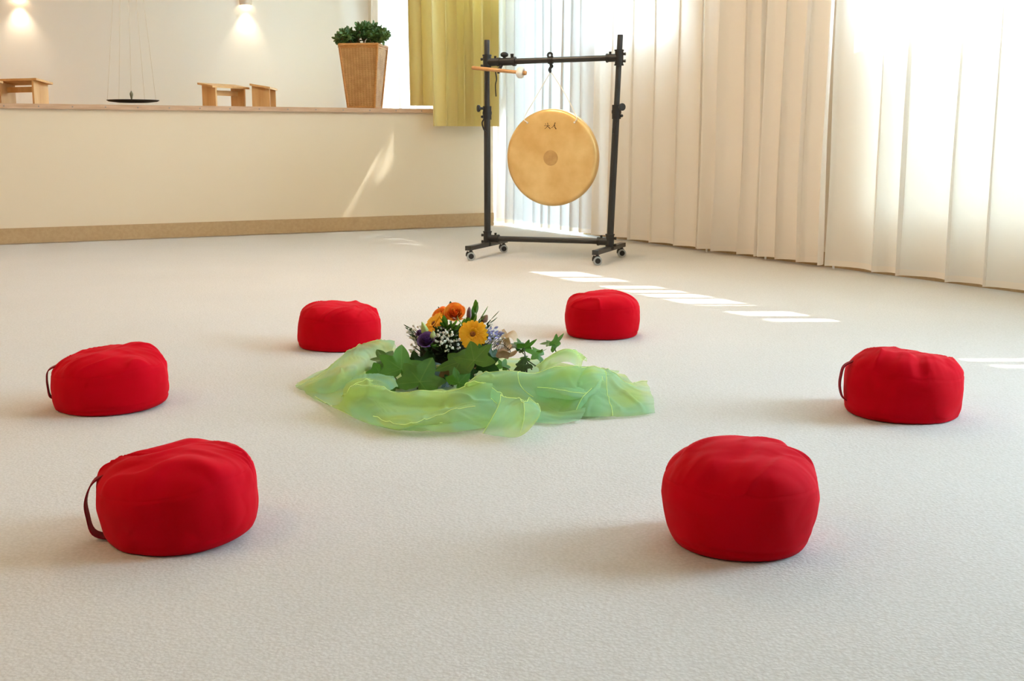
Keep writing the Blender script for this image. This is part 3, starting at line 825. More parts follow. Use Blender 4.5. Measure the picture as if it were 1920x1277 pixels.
def rose(c, nrm, R, m, seed, name='rose', open_=1.0):
    rnd = random.Random(seed); x, y, n_ = frame(nrm)
    b = MB()
    for layer in range(6):
        q = layer / 5
        r = R * (.10 + .80 * q * open_); hgt = R * (1.25 - .38 * q); k = 3 if layer < 3 else 4
        for i in range(k):
            a0 = 2 * pi * i / k + layer * .9 + rnd.uniform(-.15, .15); span = 2 * pi / k * 1.35
            rows = []
            for iv in range(7):
                t = iv / 6
                rr = r * (.35 + .75 * sin(min(t, .9) * pi * .55)) + (R * .20 * q * max(0, t - .65) / .35)
                z = -R * .55 + (hgt + R * .5) * t - R * .25 * q * max(0, t - .8) / .2
                row = []
                for iu in range(8):
                    e = iu / 7 - .5
                    a = a0 + span * e
                    zz = z - hgt * .35 * (abs(e) * 2) ** 3 * t
                    row.append(V(c) + x * (cos(a) * rr * (1 + .02 * iu)) + y * (sin(a) * rr * (1 + .02 * iu)) + n_ * zz)
                rows.append(row)
            b.grid(rows)
    f = b.build(name, m, FA, sharp=80)
    s = MB(); s.tube(bez([V(c) - n_ * R * .5, V(c) - n_ * R * 1.2, (V(c) + fc) / 2 + V((0, 0, .05)), fc + V((0, 0, .1))], 10), .003, 6); s.build('flower_stalk', M['sprig'], f)
    return f

def bud(c, nrm, R, L, m, name='flower_bud'):
    x, y, n_ = frame(nrm)
    Mx = Matrix((x, y, n_)).transposed().to_4x4(); Mx.translation = V(c)
    b = MB(); prof = [(.001, 0), (.55 * R, .06 * L), (R, .35 * L), (.8 * R, .65 * L), (.4 * R, .88 * L), (.001, L)]
    b.lathe(prof, 12, Mx)
    for i, p in enumerate(b.v): p += noise.noise_vector(p * 60) * R * .25
    f = b.build(name, m, FA)
    s = MB(); s.tube(bez([V(c), V(c) - n_ * .02, (V(c) + fc) / 2 + V((0, 0, .04)), fc + V((0, 0, .1))], 9), .0022, 6); s.build('flower_stalk', M['sprig'], f)

def lance(b, base, d, L, wd, curl, roll=0.):
    d = V(d).normalized(); s = d.cross(V((0, 0, 1)))
    s = s.normalized() if s.length > .05 else V((1, 0, 0))
    s = Matrix.Rotation(roll, 3, d) @ s
    up = s.cross(d).normalized()
    rows = []
    for i in range(7):
        t = i / 6
        w_ = wd * sin(pi * (t * .92 + .04)) ** .8
        c = V(base) + d * L * t + up * (curl * L * t * (1 - t) * -1.2 - .15 * L * t * t * curl)
        rows.append([c - s * w_ + up * w_ * .35, c, c + s * w_ + up * w_ * .35])
    b.grid(rows)

def sprig(u, v, Y, n, L, wd, m, seed, spread=1., dirn=(0, 0, 1), name='green_sprig'):
    rnd = random.Random(seed)
    b = MB(); top = at(u, v, Y); bs = fc + (top - fc) * .45
    b.tube(bez([bs, (bs + top) / 2 + V((0, 0, .008)), top], 8), .0018, 6)
    for i in range(n):
        t = .25 + .75 * i / max(1, n - 1)
        p = bs + (top - bs) * t
        d = V(dirn) * .8 + V((rnd.uniform(-1, 1), rnd.uniform(-1, .6), rnd.uniform(-.3, .9))) * spread + (top - bs).normalized() * .5
        lance(b, p, d, L * rnd.uniform(.75, 1.15), wd * rnd.uniform(.8, 1.15), rnd.uniform(.1, .5), rnd.uniform(-.8, .8))
    return b.build(name, m, FA, sharp=80)

gerbera(at(887, 627, 3.80), (-.12, -.86, .42), .050, 1)
gerbera(at(815, 608, 3.90), (-.62, -.38, .62), .046, 2)
rose(at(853, 589, 3.93), (-.05, -.75, .6), .029, M['rose'], 3)
rose(at(829, 594, 3.96), (-.5, -.6, .6), .026, M['rose'], 4)
rose(at(801, 640, 3.80), (-.25, -.65, .7), .023, M['purple'], 5, 'lisianthus', 1.1)
rose(at(789, 627, 3.86), (-.5, -.3, .7), .016, M['purple'], 6, 'lisianthus', .7)
bud(at(811, 638, 3.80), (.1, -.3, 1), .010, .036, M['bud'])
bud(at(800, 630, 3.84), (-.3, -.1, 1), .012, .050, M['bud'])
bud(at(879, 600, 3.95), (.05, 0, 1), .010, .046, M['pinkbud'])
bud(at(903, 604, 3.96), (.5, -.1, .6), .013, .032, M['brownbud'])
bud(at(826, 690, 3.80), (-.5, -.4, .4), .009, .02, M['bud'])
# gypsophila
def gyps(cu, cv, Y, ru, rv, n, seed, r0=.0045):
    rnd = random.Random(seed); b = MB()
    bs = fc + (at(cu, cv + rv, Y) - fc) * .4
    for i in range(n):
        a = rnd.uniform(0, 2 * pi); q = sqrt(rnd.random())
        p = at(cu + ru * q * cos(a), cv + rv * q * sin(a), Y + rnd.uniform(-.025, .03))
        b.tube([bs + (p - bs) * .35 + V((rnd.uniform(-.01, .01), 0, 0)), (bs + p) / 2 + V((rnd.uniform(-.008, .008), 0, .004)), p], .0006, 4, mi=1)
        r = r0 * rnd.uniform(.55, 1.25)
        b.sphere(p, r, 7, 5)
        for k in range(3):
            b.sphere(p + V((rnd.uniform(-1, 1), rnd.uniform(-1, .2), rnd.uniform(-1, 1))) * r * .7, r * .6, 5, 4)
    b.build('gypsophila_spray', [M['gyps'], M['sprig_dark']], FA)
gyps(842, 640, 3.80, 26, 20, 46, 1)
gyps(838, 628, 3.86, 26, 14, 26, 2, .004)
gyps(779, 622, 3.93, 18, 12, 40, 3, .0034)
gyps(776, 645, 3.88, 16, 16, 34, 4, .0038)
gyps(918, 618, 3.92, 12, 12, 18, 5, .0042)
gyps(936, 632, 3.95, 14, 12, 26, 6, .0034)
# statice, lilac
rnd = random.Random(5); b = MB()
for i in range(46):
    a = rnd.uniform(0, 2 * pi); q = sqrt(rnd.random())
    p = at(925 + 15 * q * cos(a), 630 + 17 * q * sin(a), 3.90 + rnd.uniform(-.03, .03))
    lance(b, p, (rnd.uniform(-1, 1), rnd.uniform(-1, .2), rnd.uniform(-.2, 1)), .016, .005, .4, rnd.uniform(-1, 1))
b.build('lilac_cluster', M['lilac'], FA, sharp=80)
# greenery
for i, (u, v, Y, n, L, wd, mm, sp, dr) in enumerate([
    (893, 588, 3.98, 9, .050, .009, 'sprig', .6, (.1, 0, 1)), (900, 598, 3.95, 8, .045, .008, 'sprig', .8, (.4, 0, .8)),
    (920, 600, 3.98, 7, .04, .006, 'sprig_dark', .6, (.9, 0, .5)), (868, 610, 3.88, 10, .042, .008, 'sprig', .8, (0, -.3, 1)),
    (836, 608, 3.87, 11, .042, .008, 'sprig', .8, (0, -.4, .8)), (850, 612, 3.86, 11, .040, .007, 'sprig', .9, (.1, -.4, .7)),
    (822, 618, 3.86, 8, .04, .006, 'sprig_dark', .8, (-.2, -.3, .7)), (848, 624, 3.84, 12, .036, .007, 'sprig_dark', 1., (0, -.5, .5)),
    (866, 626, 3.84, 10, .036, .007, 'sprig_dark', 1., (0, -.5, .5)), (830, 586, 3.99, 6, .03, .006, 'sprig_dark', .9, (-.3, 0, .6)),
    (845, 578, 4.0, 6, .03, .006, 'sprig_dark', .9, (0, 0, .6)), (770, 616, 3.92, 8, .03, .004, 'sprig_dark', .6, (-1, 0, .4)),
    (775, 632, 3.90, 8, .03, .004, 'sprig_dark', .6, (-1, 0, .2)), (800, 652, 3.82, 8, .035, .008, 'sprig_dark', .8, (-.3, -.5, 0)),
    (850, 655, 3.82, 9, .035, .009, 'sprig_dark', .9, (0, -.7, 0)), (824, 658, 3.82, 9, .035, .009, 'sprig_dark', .9, (-.1, -.7, 0)),
    (908, 640, 3.86, 8, .035, .008, 'sprig_dark', .9, (.4, -.4, .2)), (884, 606, 3.92, 9, .04, .007, 'sprig', .9, (.1, -.3, .9))]):
    sprig(u, v, Y, n, L, wd, M[mm], 30 + i, sp, dr)
# fern frond and ribbon bow
b = MB(); path = bez([at(925, 652, 3.88), at(940, 645, 3.88), at(956, 656, 3.88)], 12)
b.tube(path, .0012, 5)
for i, p in enumerate(path):
    for sg in (-1, 1): lance(b, p, (.25, -.3, sg * 1.0 - .2), .026 * (1 - i / 18), .0032, .2, .4 * sg)
b.build('fern_frond', M['fern'], FA, sharp=80)
b = MB()
def band(pts, wdv):
    p = bez(pts, 26); w_ = V(wdv); b.grid([[q - w_ + noise.noise_vector(q * 40) * .004, q, q + w_ + noise.noise_vector(q * 40 + V((5, 0, 0))) * .004] for q in p])
band([at(922, 664, 3.93), at(940, 640, 3.95), at(958, 626, 3.97), at(967, 640, 3.95), at(948, 658, 3.92), at(924, 664, 3.92)], (.006, .016, .008))
band([at(922, 664, 3.92), at(950, 652, 3.90), at(972, 648, 3.90), at(968, 660, 3.89), at(940, 668, 3.90), at(922, 664, 3.91)], (.004, .016, .006))
band([at(922, 662, 3.91), at(936, 662, 3.89), at(955, 668, 3.88)], (.004, .012, .010))
band([at(938, 620, 3.98), at(948, 634, 3.97), at(952, 650, 3.95)], (.012, .006, .004))
b.build('ribbon_bow', M['ribbon'], FA, sharp=80)

# ------------------------------------------------------------------ gong stand
PL = V((-.175, 8.10, 0)); PR = V((.642, 7.78, 0))
EX = (PR - PL).normalized(); EN = V((EX.y, -EX.x, 0)); EN = -EN if EN.y > 0 else EN   # EN faces the room
ST = thing('gong_stand', 'black tubular rolling stand that the brass gong hangs from', 'stand', (PL + PR) / 2)
topL, topR = at(913, 75, 8.10), at(1163, 65, 7.78)
lowL, lowR = V((at(914, 445, 8.1).x, 8.1, .075)), V((at(1143, 452, 7.78).x, 7.78, .075))
def up(Lo, To, z): return Lo + (To - Lo) * ((z - Lo.z) / (To.z - Lo.z))
ZC = .985
for Lo, To, sg, u in ((lowL, topL, -1, 914), (lowR, topR, 1, 1160)):
    b = MB(); b.tube([Lo, up(Lo, To, ZC)], .0225, 18); b.build('upright', M['black'], ST)
    b = MB(); b.tube([up(Lo, To, ZC - .05), To - V((0, 0, .004)), To], [.0185, .0185, .017], 18)
    ext = b.build('upright_extension', M['black'], ST)
    for k in range(4):
        h_ = MB(); p = up(Lo, To, 1.06 + k * .06) + EN * .0178
        h_.sphere(p, .004, 6, 4)
        h_.build('adjusting_hole', M['blackp'], ext)
    b = MB(); c = up(Lo, To, ZC)
    b.tube([c - V((0, 0, .055)), c + V((0, 0, .035))], .029, 18); b.tube([c - V((0, 0, .02)), c + V((0, 0, .0))], .0315, 18)
    cl_ = b.build('collar', M['blackp'], ST)
    k_ = MB(); d = (EX * .8 * sg + EN * .6).normalized()
    k_.tube([c + d * .02 + V((0, 0, .02)), c + d * .05 + V((0, 0, .02))], .009, 10); k_.tube([c + d * .05 + V((0, 0, .02)), c + d * .056 + V((0, 0, .02)), c + d * .066 + V((0, 0, .02)), c + d * .07 + V((0, 0, .02))], [.019, .024, .024, .018], 16)
    k_.sphere(c + EX * sg * .036 - V((0, 0, .035)), .010, 10, 6)
    k_.build('knob', M['blackp'], cl_)
# crossbars with T joints
bt0, bt1 = up(lowL, topL, at(914, 117, 8.1).z), up(lowR, topR, at(1160, 108, 7.78).z)
bb0, bb1 = up(lowL, topL, at(914, 447, 8.1).z), up(lowR, topR, at(1143, 453, 7.78).z)
for a, c in ((bt0, bt1), (bb0, bb1)):
    b = MB(); b.tube([a, c], .019, 18); b.build('crossbar', M['black'], ST)
    for e, sg in ((a, 1), (c, -1)):
        b = MB(); d = (c - a).normalized() * sg
        b.tube([e - V((0, 0, .05)), e + V((0, 0, .05))], .0275, 18); b.tube([e, e + d * .085], .0255, 18)
        b.tube([e - V((0, 0, .05)), e - V((0, 0, .042))], .031, 18); b.tube([e + V((0, 0, .042)), e + V((0, 0, .05))], .031, 18)
        b.tube([e + d * .075, e + d * .085], .029, 18)
        j = b.build('joint', M['blackp'], ST)
        for zz in (-.022, .022):
            q = MB(); q.tube([e - d * .024 + V((0, 0, zz)), e - d * .043 + V((0, 0, zz))], [.008, .010], 8); q.build('bolt', M['blackp'], j)
        q = MB(); q.tube([e + d * .06 + V((0, 0, .02)), e + d * .06 + V((0, 0, .04))], .008, 8)
        q.build('bolt', M['blackp'], j)
# sliding clamp with big knob on the top bar
dB = (bt1 - bt0).normalized()
c = bt0 + dB * .125
b = MB(); b.tube([c - dB * .035, c + dB * .075], .0255, 16); b.tube([c + dB * .062, c + dB * .08], .031, 16); b.tube([c - dB * .04, c - dB * .03], .029, 16)
cl_ = b.build('clamp', M['blackp'], ST)
b = MB(); b.tube([c + V((0, 0, .02)), c + V((0, 0, .036))], .010, 10); b.sphere(c + V((0, 0, .046)), (.027, .02, .018), 14, 8)
b.tube([c + dB * .055 + V((0, 0, .02)), c + dB * .055 + V((0, 0, .05))], [.008, .012], 10); b.build('knob', M['blackp'], cl_)
c2 = at(937, 128, 8.03)
b = MB(); b.tube([c - dB * .02 - V((0, 0, .02)), V((c2.x, c2.y, c2.z - .005))], .011, 10); b.sphere(c2 + EN * .02 - V((0, 0, .01)), .014, 10, 6); b.tube([c2 + EN * .022 - V((0, 0, .01)), c2 + EN * .022 - V((0, 0, .036))], .008, 8)
b.build('beater_clip', M['blackp'], ST)
b = MB(); b.tube(bez([at(929, 134, 8.06), at(931, 148, 8.06), at(929, 160, 8.06), at(930, 181, 8.06)], 14), .004, 6); b.build('dangling_strap', M['blackp'], ST)
b = MB(); b.tube(bez([at(909, 222, 8.05), at(904, 230, 8.05), at(907, 242, 8.05), at(912, 248, 8.06)], 14), .005, 6); b.build('strap_loop', M['blackp'], ST)
b = MB(); b.tube(bez([at(1157, 228, 7.74), at(1151, 238, 7.74), at(1149, 250, 7.74)], 10), .006, 6); b.build('strap_loop', M['blackp'], ST)
# hook in the middle of the top bar
HK = at(1032.5, 109, 7.94)
HK = bt0 + (bt1 - bt0) * ((HK.x - bt0.x) / (bt1.x - bt0.x))
b = MB(); b.tube([HK - dB * .016, HK + dB * .016], .0245, 16)
ring = [HK + V((0, 0, .018)) + EN * .014 + (EX * cos(t) + V((0, 0, 1)) * sin(t)) * .015 for t in [i * 2 * pi / 14 for i in range(15)]]
b.tube([p + V((0, 0, .012)) for p in ring], .0075, 8)
b.tube(bez([HK - V((0, 0, .02)) + EN * .006, HK - V((0, 0, .04)) + EX * .006, HK - V((0, 0, .058)) - EX * .006, HK - V((0, 0, .082))], 12), [.010] * 3 + [.013] * 2 + [.009] * 3 + [.011] * 2 + [.008] * 2, 10)
b.build('hook', M['blackp'], ST)
# feet with casters
FD = -EN
for Lo, k0, k1 in ((lowL, -.31, .33), (lowR, -.29, .32)):
    c = V((Lo.x, Lo.y, .085))
    Rm = Matrix((EX, FD, V((0, 0, 1)))).transposed()
    b = MB(); b.box(c + FD * ((k0 + k1) / 2), (.04, k1 - k0, .028), Rm)
    b.box(c + FD * (k0 - .012) - V((0, 0, .0)), (.042, .03, .03), Rm)
    b.tube([c, c + V((0, 0, .05))], .027, 16)
    ft = b.build('foot', M['black'], ST, smooth=True, sharp=30)
    for k in (k0 + .02, k1 - .03):
        w_ = c + FD * k; w_ = V((w_.x, w_.y, .029))
        b = MB(); ax = (EX * .5 + EN * .86).normalized()
        b.tube([V((w_.x, w_.y, .05)), V((w_.x, w_.y, .072))], .010, 10)
        for sg in (-1, 1):
            o_ = w_ + ax * .011 * sg
            b.tube([o_ - ax * .007, o_ - ax * .0055, o_ + ax * .0055, o_ + ax * .007], [.024, .0285, .0285, .024], 22, mi=1)
            b.tube([o_ - ax * .0085, o_ + ax * .0085], .018, 18)
        side = ax.cross(V((0, 0, 1)))
        b.tube([w_ + side * .012 + V((0, 0, .026)), w_ + side * .022 + V((0, 0, .012)), w_ + side * .026 - V((0, 0, .002))], [.016, .014, .009], 10)
        b.sphere(w_ + V((0, 0, .022)), (.018, .018, .014), 12, 7)
        b.build('caster', [M['blackp'], M['grey']], ft)

# ------------------------------------------------------------------ gong
G0 = at(1034, 296, 7.93)
fr = (G0.x - PL.x) / (PR.x - PL.x); G0.y = PL.y + (PR.y - PL.y) * fr; G0 = at(1034, 296, G0.y)
GR = .322
GN = Matrix.Rotation(radians(1.5), 3, EX) @ EN
GZ = GN.cross(EX); GZ = -GZ if GZ.z < 0 else GZ
Mg = Matrix((EX, GZ, GN)).transposed().to_4x4(); Mg.translation = G0
GO = thing('gong', 'round brass gong hanging from the black stand by a white cord', 'gong', G0)
b = MB()
prof = [(.001, .018)] + [(GR * q, .018 - .010 * q ** 3) for q in (.08, .155, .16, .2, .3, .4, .5, .6, .7, .8, .88, .93)] + [(GR * .965, .005), (GR * .985, -.001), (GR * .997, -.009), (GR, -.018), (GR * .995, -.045), (GR * .985, -.045), (GR * .98, -.012), (GR * .9, -.003), (GR * .5, .008), (.001, .010)]
b.lathe(prof, 96, Mg); b.build('disc', M['gong'], GO, sharp=60)
b = MB(); b.lathe([(.001, .0215), (.046, .0212), (.050, .0202), (.051, .0165)], 48, Mg); b.build('boss', M['gong_dark'], GO)
b = MB()
q1 = HK - V((0, 0, .08))
for sg, (u, v) in ((-1, (992, 231)), (1, (1079, 229))):
    # hole in the gong face near the rim
    lx = sg * .165; ly = .232
    hp = Mg @ V((lx, ly, .014)); hb = Mg @ V((lx * 1.18, ly * 1.18, -.01)); 
    b.tube(bez([q1 + EX * sg * .004, (q1 + hb) / 2, Mg @ V((lx * 1.10, ly * 1.16, .022)), hp], 20), .0035, 8)
    b.sphere(hp, .007, 8, 5)
b.tube([q1 - EX * .006, q1 + V((0, 0, .008)), q1 + EX * .006], .0035, 8)
b.build('cord', M['cord'], GO)
# brushed inscription
b = MB()
def stroke(pts, w0, w1):
    p = [V((x, y, 0)) for x, y in pts]; p = bez(p, 9)
    rows = []
    for i, q in enumerate(p):
        t = (p[min(i + 1, 8)] - p[max(i - 1, 0)]).normalized(); s = V((-t.y, t.x, 0)); w_ = w0 + (w1 - w0) * i / 8
        rr = hypot(q.x, q.y) / GR; z = .0186 - .010 * rr ** 3
        rows.append([Mg @ (q - s * w_ + V((0, 0, z))), Mg @ (q + s * w_ + V((0, 0, z)))])
    b.grid(rows)
ox, oy = -.02, .207; k = .9
for pts, a, c in (([(-.002, .026), (.001, .010), (-.008, -.006), (-.024, -.018)], .0024, .0014), ([(.0, .0), (.012, -.010), (.02, -.018)], .0018, .0032),
                  ([(-.018, .006), (-.002, .004), (.016, .006)], .0016, .0018), ([(-.02, .020), (-.014, .014)], .0016, .0022), ([(-.026, .008), (-.02, .002)], .0014, .002),
                  ([(.058, .028), (.052, .012), (.042, -.002), (.028, -.012)], .0028, .0012), ([(.054, .012), (.056, -.006), (.066, -.020)], .0022, .0036)):
    stroke([(ox + x * k, oy + y * k) for x, y in pts], a, c)
b.build('inscription', M['ink'], GO, smooth=False)
# beater
BT = thing('gong_beater', 'wooden gong beater with white felt head clipped to the stand', 'beater', at(937, 131, 7.98))
h0, h1 = at(885, 127, 8.05), at(986, 137, 7.93)
b = MB(); b.tube([h0, h0 + (h1 - h0) * .01, h0 + (h1 - h0) * .5, h0 + (h1 - h0) * .85, h1], [.010, .0125, .0125, .011, .0105], 14); b.build('handle', M['beech'], BT)
b = MB(); dd = (h1 - h0).normalized(); hc = h0 + (h1 - h0) * .90
Mh = dd.to_track_quat('Z', 'Y').to_matrix().to_4x4(); Mh.translation = hc
b.lathe([(.012, -.018), (.028, -.021), (.036, -.010), (.038, .0), (.036, .010), (.028, .021), (.012, .018)], 24, Mh)
for p in b.v: p += noise.noise_vector(p * 90) * .003
b.build('felt_head', M['felt'], BT)
b = MB(); Mh.translation = h1 - dd * .006; b.lathe([(.001, -.012), (.013, -.012), (.0145, .0), (.012, .010), (.001, .012)], 16, Mh); b.build('end_cap', M['beech'], BT)

# ------------------------------------------------------------------ on the stage
ZT = 1.067
def on_stage(u, back):
    # the point on the edge plank seen at column u, `back` metres behind the edge
    lo, hi = -2., 12.
    for _ in range(50):
        m_ = (lo + hi) / 2; p = wp(-back, m_, 0)
        if 960 + F * p.x / (p.y * cos(PITCH) - (1.07 - H) * sin(PITCH)) > u: lo = m_
        else: hi = m_
    return wp(-back, lo, ZT)
bp = on_stage(684, .24)
PB = thing('wicker_planter', 'tall tapered square wicker planter on the stage edge beside the window', 'planter', bp, radians(-8))
hw, hb_, hh = .172, .118, .545
b = MB(); rows = []
for i in range(15):
    t = i / 14; w_ = hb_ + (hw - hb_) * t; row = []
    for e0, e1 in (((-1, -1), (1, -1)), ((1, -1), (1, 1)), ((1, 1), (-1, 1)), ((-1, 1), (-1, -1))):
        for j in range(10):
            q = j / 10; x = (e0[0] + (e1[0] - e0[0]) * q) * w_; y = (e0[1] + (e1[1] - e0[1]) * q) * w_
            bul = .004 * sin(pi * q) + .0022 * sin(t * 90 + j)
            row.append(V((x * (1 + bul / w_), y * (1 + bul / w_), t * hh)))
    rows.append(row)
b.grid(rows, wrap=True); b.build('woven_body', M['wicker'], PB, local=True)
for sx in (-1, 1):
    for sy in (-1, 1):
        b = MB(); b.tube([V((sx * hb_, sy * hb_, 0)), V((sx * hw, sy * hw, hh))], .011, 10); b.build('corner_post', M['wicker_rim'], PB, local=True)
b = MB(); b.tube([V((sx * hw, sy * hw, hh)) for sx, sy in ((-1, -1), (1, -1), (1, 1), (-1, 1), (-1, -1))], .013, 10)
b.tube([V((sx * (hw - .004), sy * (hw - .004), hh - .02)) for sx, sy in ((-1, -1), (1, -1), (1, 1), (-1, 1), (-1, -1))], .010, 10); b.build('rim', M['wicker_rim'], PB, local=True)
b = MB(); b.tube([V((sx * hb_, sy * hb_, .012)) for sx, sy in ((-1, -1), (1, -1), (1, 1), (-1, 1), (-1, -1))], .011, 10); b.build('bottom_rim', M['wicker_rim'], PB, local=True)
JP = thing('jade_plant', 'bushy green jade plant growing out of the wicker planter', 'plant', bp + V((0, 0, hh - .03)))
b = MB(); b.box(bp + V((0, 0, hh - .03)), (.29, .29, .02), Matrix.Rotation(radians(-8), 3, 'Z')); b.build('soil', M['soil'], JP)
rnd = random.Random(4); sb = MB(); lb = MB()
jb = bp + V((0, 0, hh - .02))
def branch(p, d, L, r, depth):
    q = p + d * L
    sb.tube(bez([p, (p + q) / 2 + V((rnd.uniform(-.01, .01), rnd.uniform(-.01, .01), 0)), q], 6), [r, r * .95, r * .9, r * .85, r * .8, r * .75], 7)
    if depth == 0:
        for k in range(15):
            dd = (d * .5 + V((rnd.uniform(-1, 1), rnd.uniform(-1, 1), rnd.uniform(-.7, 1)))).normalized()
            Mq = dd.to_track_quat('Z', 'Y').to_matrix() @ Matrix.Rotation(rnd.uniform(0, 3), 3, 'Z')
            ll = rnd.uniform(.020, .033)
            c = p + d * L * rnd.uniform(.45, 1.05) + dd * ll * .9
            lb.sphere(c, (ll * .52, ll * .2, ll), 8, 6, Mq)
        return
    if depth == 1:
        for k in range(9):
            dd = V((rnd.uniform(-1, 1), rnd.uniform(-1, 1), rnd.uniform(-.9, .5))).normalized()
            ll = rnd.uniform(.02, .032); lb.sphere(q + dd * ll * 1.2, (ll * .52, ll * .2, ll), 8, 6, dd.to_track_quat('Z', 'Y').to_matrix())
    for k in range(3 if depth > 1 else 2):
        d2 = (d + V((rnd.uniform(-.95, .95), rnd.uniform(-.8, .8), rnd.uniform(-.15, .5)))).normalized()
        branch(q, d2, L * rnd.uniform(.7, .95), r * .7, depth - 1)
for (ox_, lean, L) in ((-.05, -.9, .075), (-.02, -.3, .08), (.03, .25, .078), (.07, .75, .07), (-.08, -1.5, .07), (.0, .0, .072), (.09, 1.2, .06), (-.09, -1.9, .05), (.05, .3, .05), (-.03, -.4, .05)):
    branch(jb + V((ox_, rnd.uniform(-.04, .04), 0)), V((lean, rnd.uniform(-.3, .3), .9)).normalized(), L, .010, 2)
sb.build('stem', M['jade_stem'], JP); lb.build('foliage', M['jade'], JP)

# meditation benches
def bench_parts(root):
    L, wd, th = .44, .17, .016
    b = MB(); b.box((0, 0, 0), (L, wd, th)); 
    for p in b.v: p.z += .175 + p.y * .16
    b.build('seat', M['pine'], root, local=True, smooth=False)
    for sx in (-1, 1):
        b = MB(); b.box((sx * (L / 2 - .05), 0, .08), (.018, wd - .02, .16))
        for p in b.v:
            if p.z > .1: p.z = .166 + p.y * .16
            else: p.z = .001
        b.build('leg', M['pine'], root, local=True, smooth=False)
    b = MB(); b.box((0, 0, .115), (L - .118, .018, .042)); b.build('stretcher', M['pine'], root, local=True, smooth=False)
def copy_tree(o, parent=None):
    c = o.copy(); COL.objects.link(c); c.parent = parent
    for ch in list(o.children): copy_tree(ch, c)
    return c
B0 = thing('meditation_bench', 'pale wooden meditation bench left of the hanging dish', 'bench', on_stage(58, .34), 0, 'wooden meditation benches on the stage')
bench_parts(B0)
BEN = [(B0, 46, .30, 157, 0), (None, 421, .28, 60, 1), (None, 496, .36, 93, 2), (None, -44, .30, 150, 3)]
LB = ['', 'pale wooden meditation bench on the stage seen from its open side, stretcher showing', 'pale wooden meditation bench seen from its end, nearest the wicker planter', 'pale wooden meditation bench cut off by the left picture edge']
for o_, u, back, rz, k in BEN:
    q = o_ or copy_tree(B0)
    q.location = on_stage(u, back); q.rotation_euler = (0, 0, radians(rz))
    if k: q['label'] = LB[k]

# hanging dish and pendulum
dc = on_stage(250, .30); dz = at(250, 191.5, dc.y).z
dc = V((dc.x, dc.y, max(dz, ZT + .02)))
DS = thing('hanging_dish', 'shallow dark dish hung on thin wires above the stage edge', 'dish', dc)
b = MB(); b.lathe([(.001, -.006), (.12, -.004), (.19, .004), (.208, .014), (.206, .017), (.18, .010), (.10, .003), (.001, .001)], 48, Matrix.Translation(dc)); b.build('dish', M['iron'], DS)
apex = at(229, -320, dc.y)
for a in (radians(205), radians(255), radians(350), radians(80)):
    p = dc + V((.20 * cos(a), .20 * sin(a), .015)); e = apex + (p - apex) * ((apex.z - CEIL + .01) / (apex.z - p.z)) if apex.z > CEIL else apex
    b = MB(); b.tube([p, e], .0012, 5); b.build('wire', M['wire'], DS)
PD = thing('pendulum', 'small bronze pendulum bob hanging over the middle of the dark dish', 'pendulum', dc + V((0, 0, .012)))
pc = at(247, 190, dc.y); pc = V((pc.x, dc.y, dc.z + .012))
b = MB(); b.lathe([(.001, 0), (.006, .012), (.013, .045), (.014, .056), (.009, .066), (.004, .076), (.001, .08)], 16, Matrix.Translation(pc)); b.build('bob', M['bob'], PD)
e = at(238, -150, dc.y); b = MB(); b.tube([pc + V((0, 0, .078)), e + (e - pc) * ((CEIL - .01 - e.z) / (e.z - pc.z)) if e.z < CEIL else e], .0013, 5); b.build('cord', M['wire'], PD)

# wall lamps on the back wall
def wall_point(u, z):
    lo, hi = -2., 14.
    for _ in range(50):
        m_ = (lo + hi) / 2; p = wp(-3.75, m_, 0)
        if 960 + F * p.x / (p.y * cos(PITCH) - (z - H) * sin(PITCH)) > u: lo = m_
        else: hi = m_
    return wp(-3.75, lo, z), lo
for u, lb_ in ((36, 'left wall lamp glowing on the stage back wall above the benches'), (461, 'wall lamp glowing above the bench pair nearest the planter')):
    p, dd_ = wall_point(u, 2.2)
    p = V((p.x, p.y, 0)) + V((0, 0, at(u, -2 if u < 100 else 10, p.y).z))
    wl = thing('wall_lamp', lb_, 'lamp', p, 0, 'wall lamps on the stage back wall')
    b = MB(); n = 20
    rows = []
    for r, z in ((.070, 0), (.074, .03), (.078, .10), (.080, .12), (.074, .12), (.066, .0)):
        rows.append([p + W * (.005 + r * sin(pi * j / n)) + N * (r * cos(pi * j / n)) + V((0, 0, z)) for j in range(n + 1)])
    b.grid(rows); b.build('lamp_shade', M['lampshade'], wl)
    b = MB(); b.sphere(p + W * .04 + V((0, 0, .03)), (.022, .022, .032), 12, 8); b.build('bulb', M['bulb'], wl)
    L = bpy.data.lights.new('wall_lamp_light', 'SPOT'); L.energy = 12; L.color = (1, .84, .62); L.spot_size = radians(84); L.spot_blend = .9; L.shadow_soft_size = .02
    lo_ = bpy.data.objects.new('wall_lamp_light', L); COL.objects.link(lo_); lo_.location = p + W * .075 + V((0, 0, -.01)); lo_.rotation_euler = (0, 0, 0)

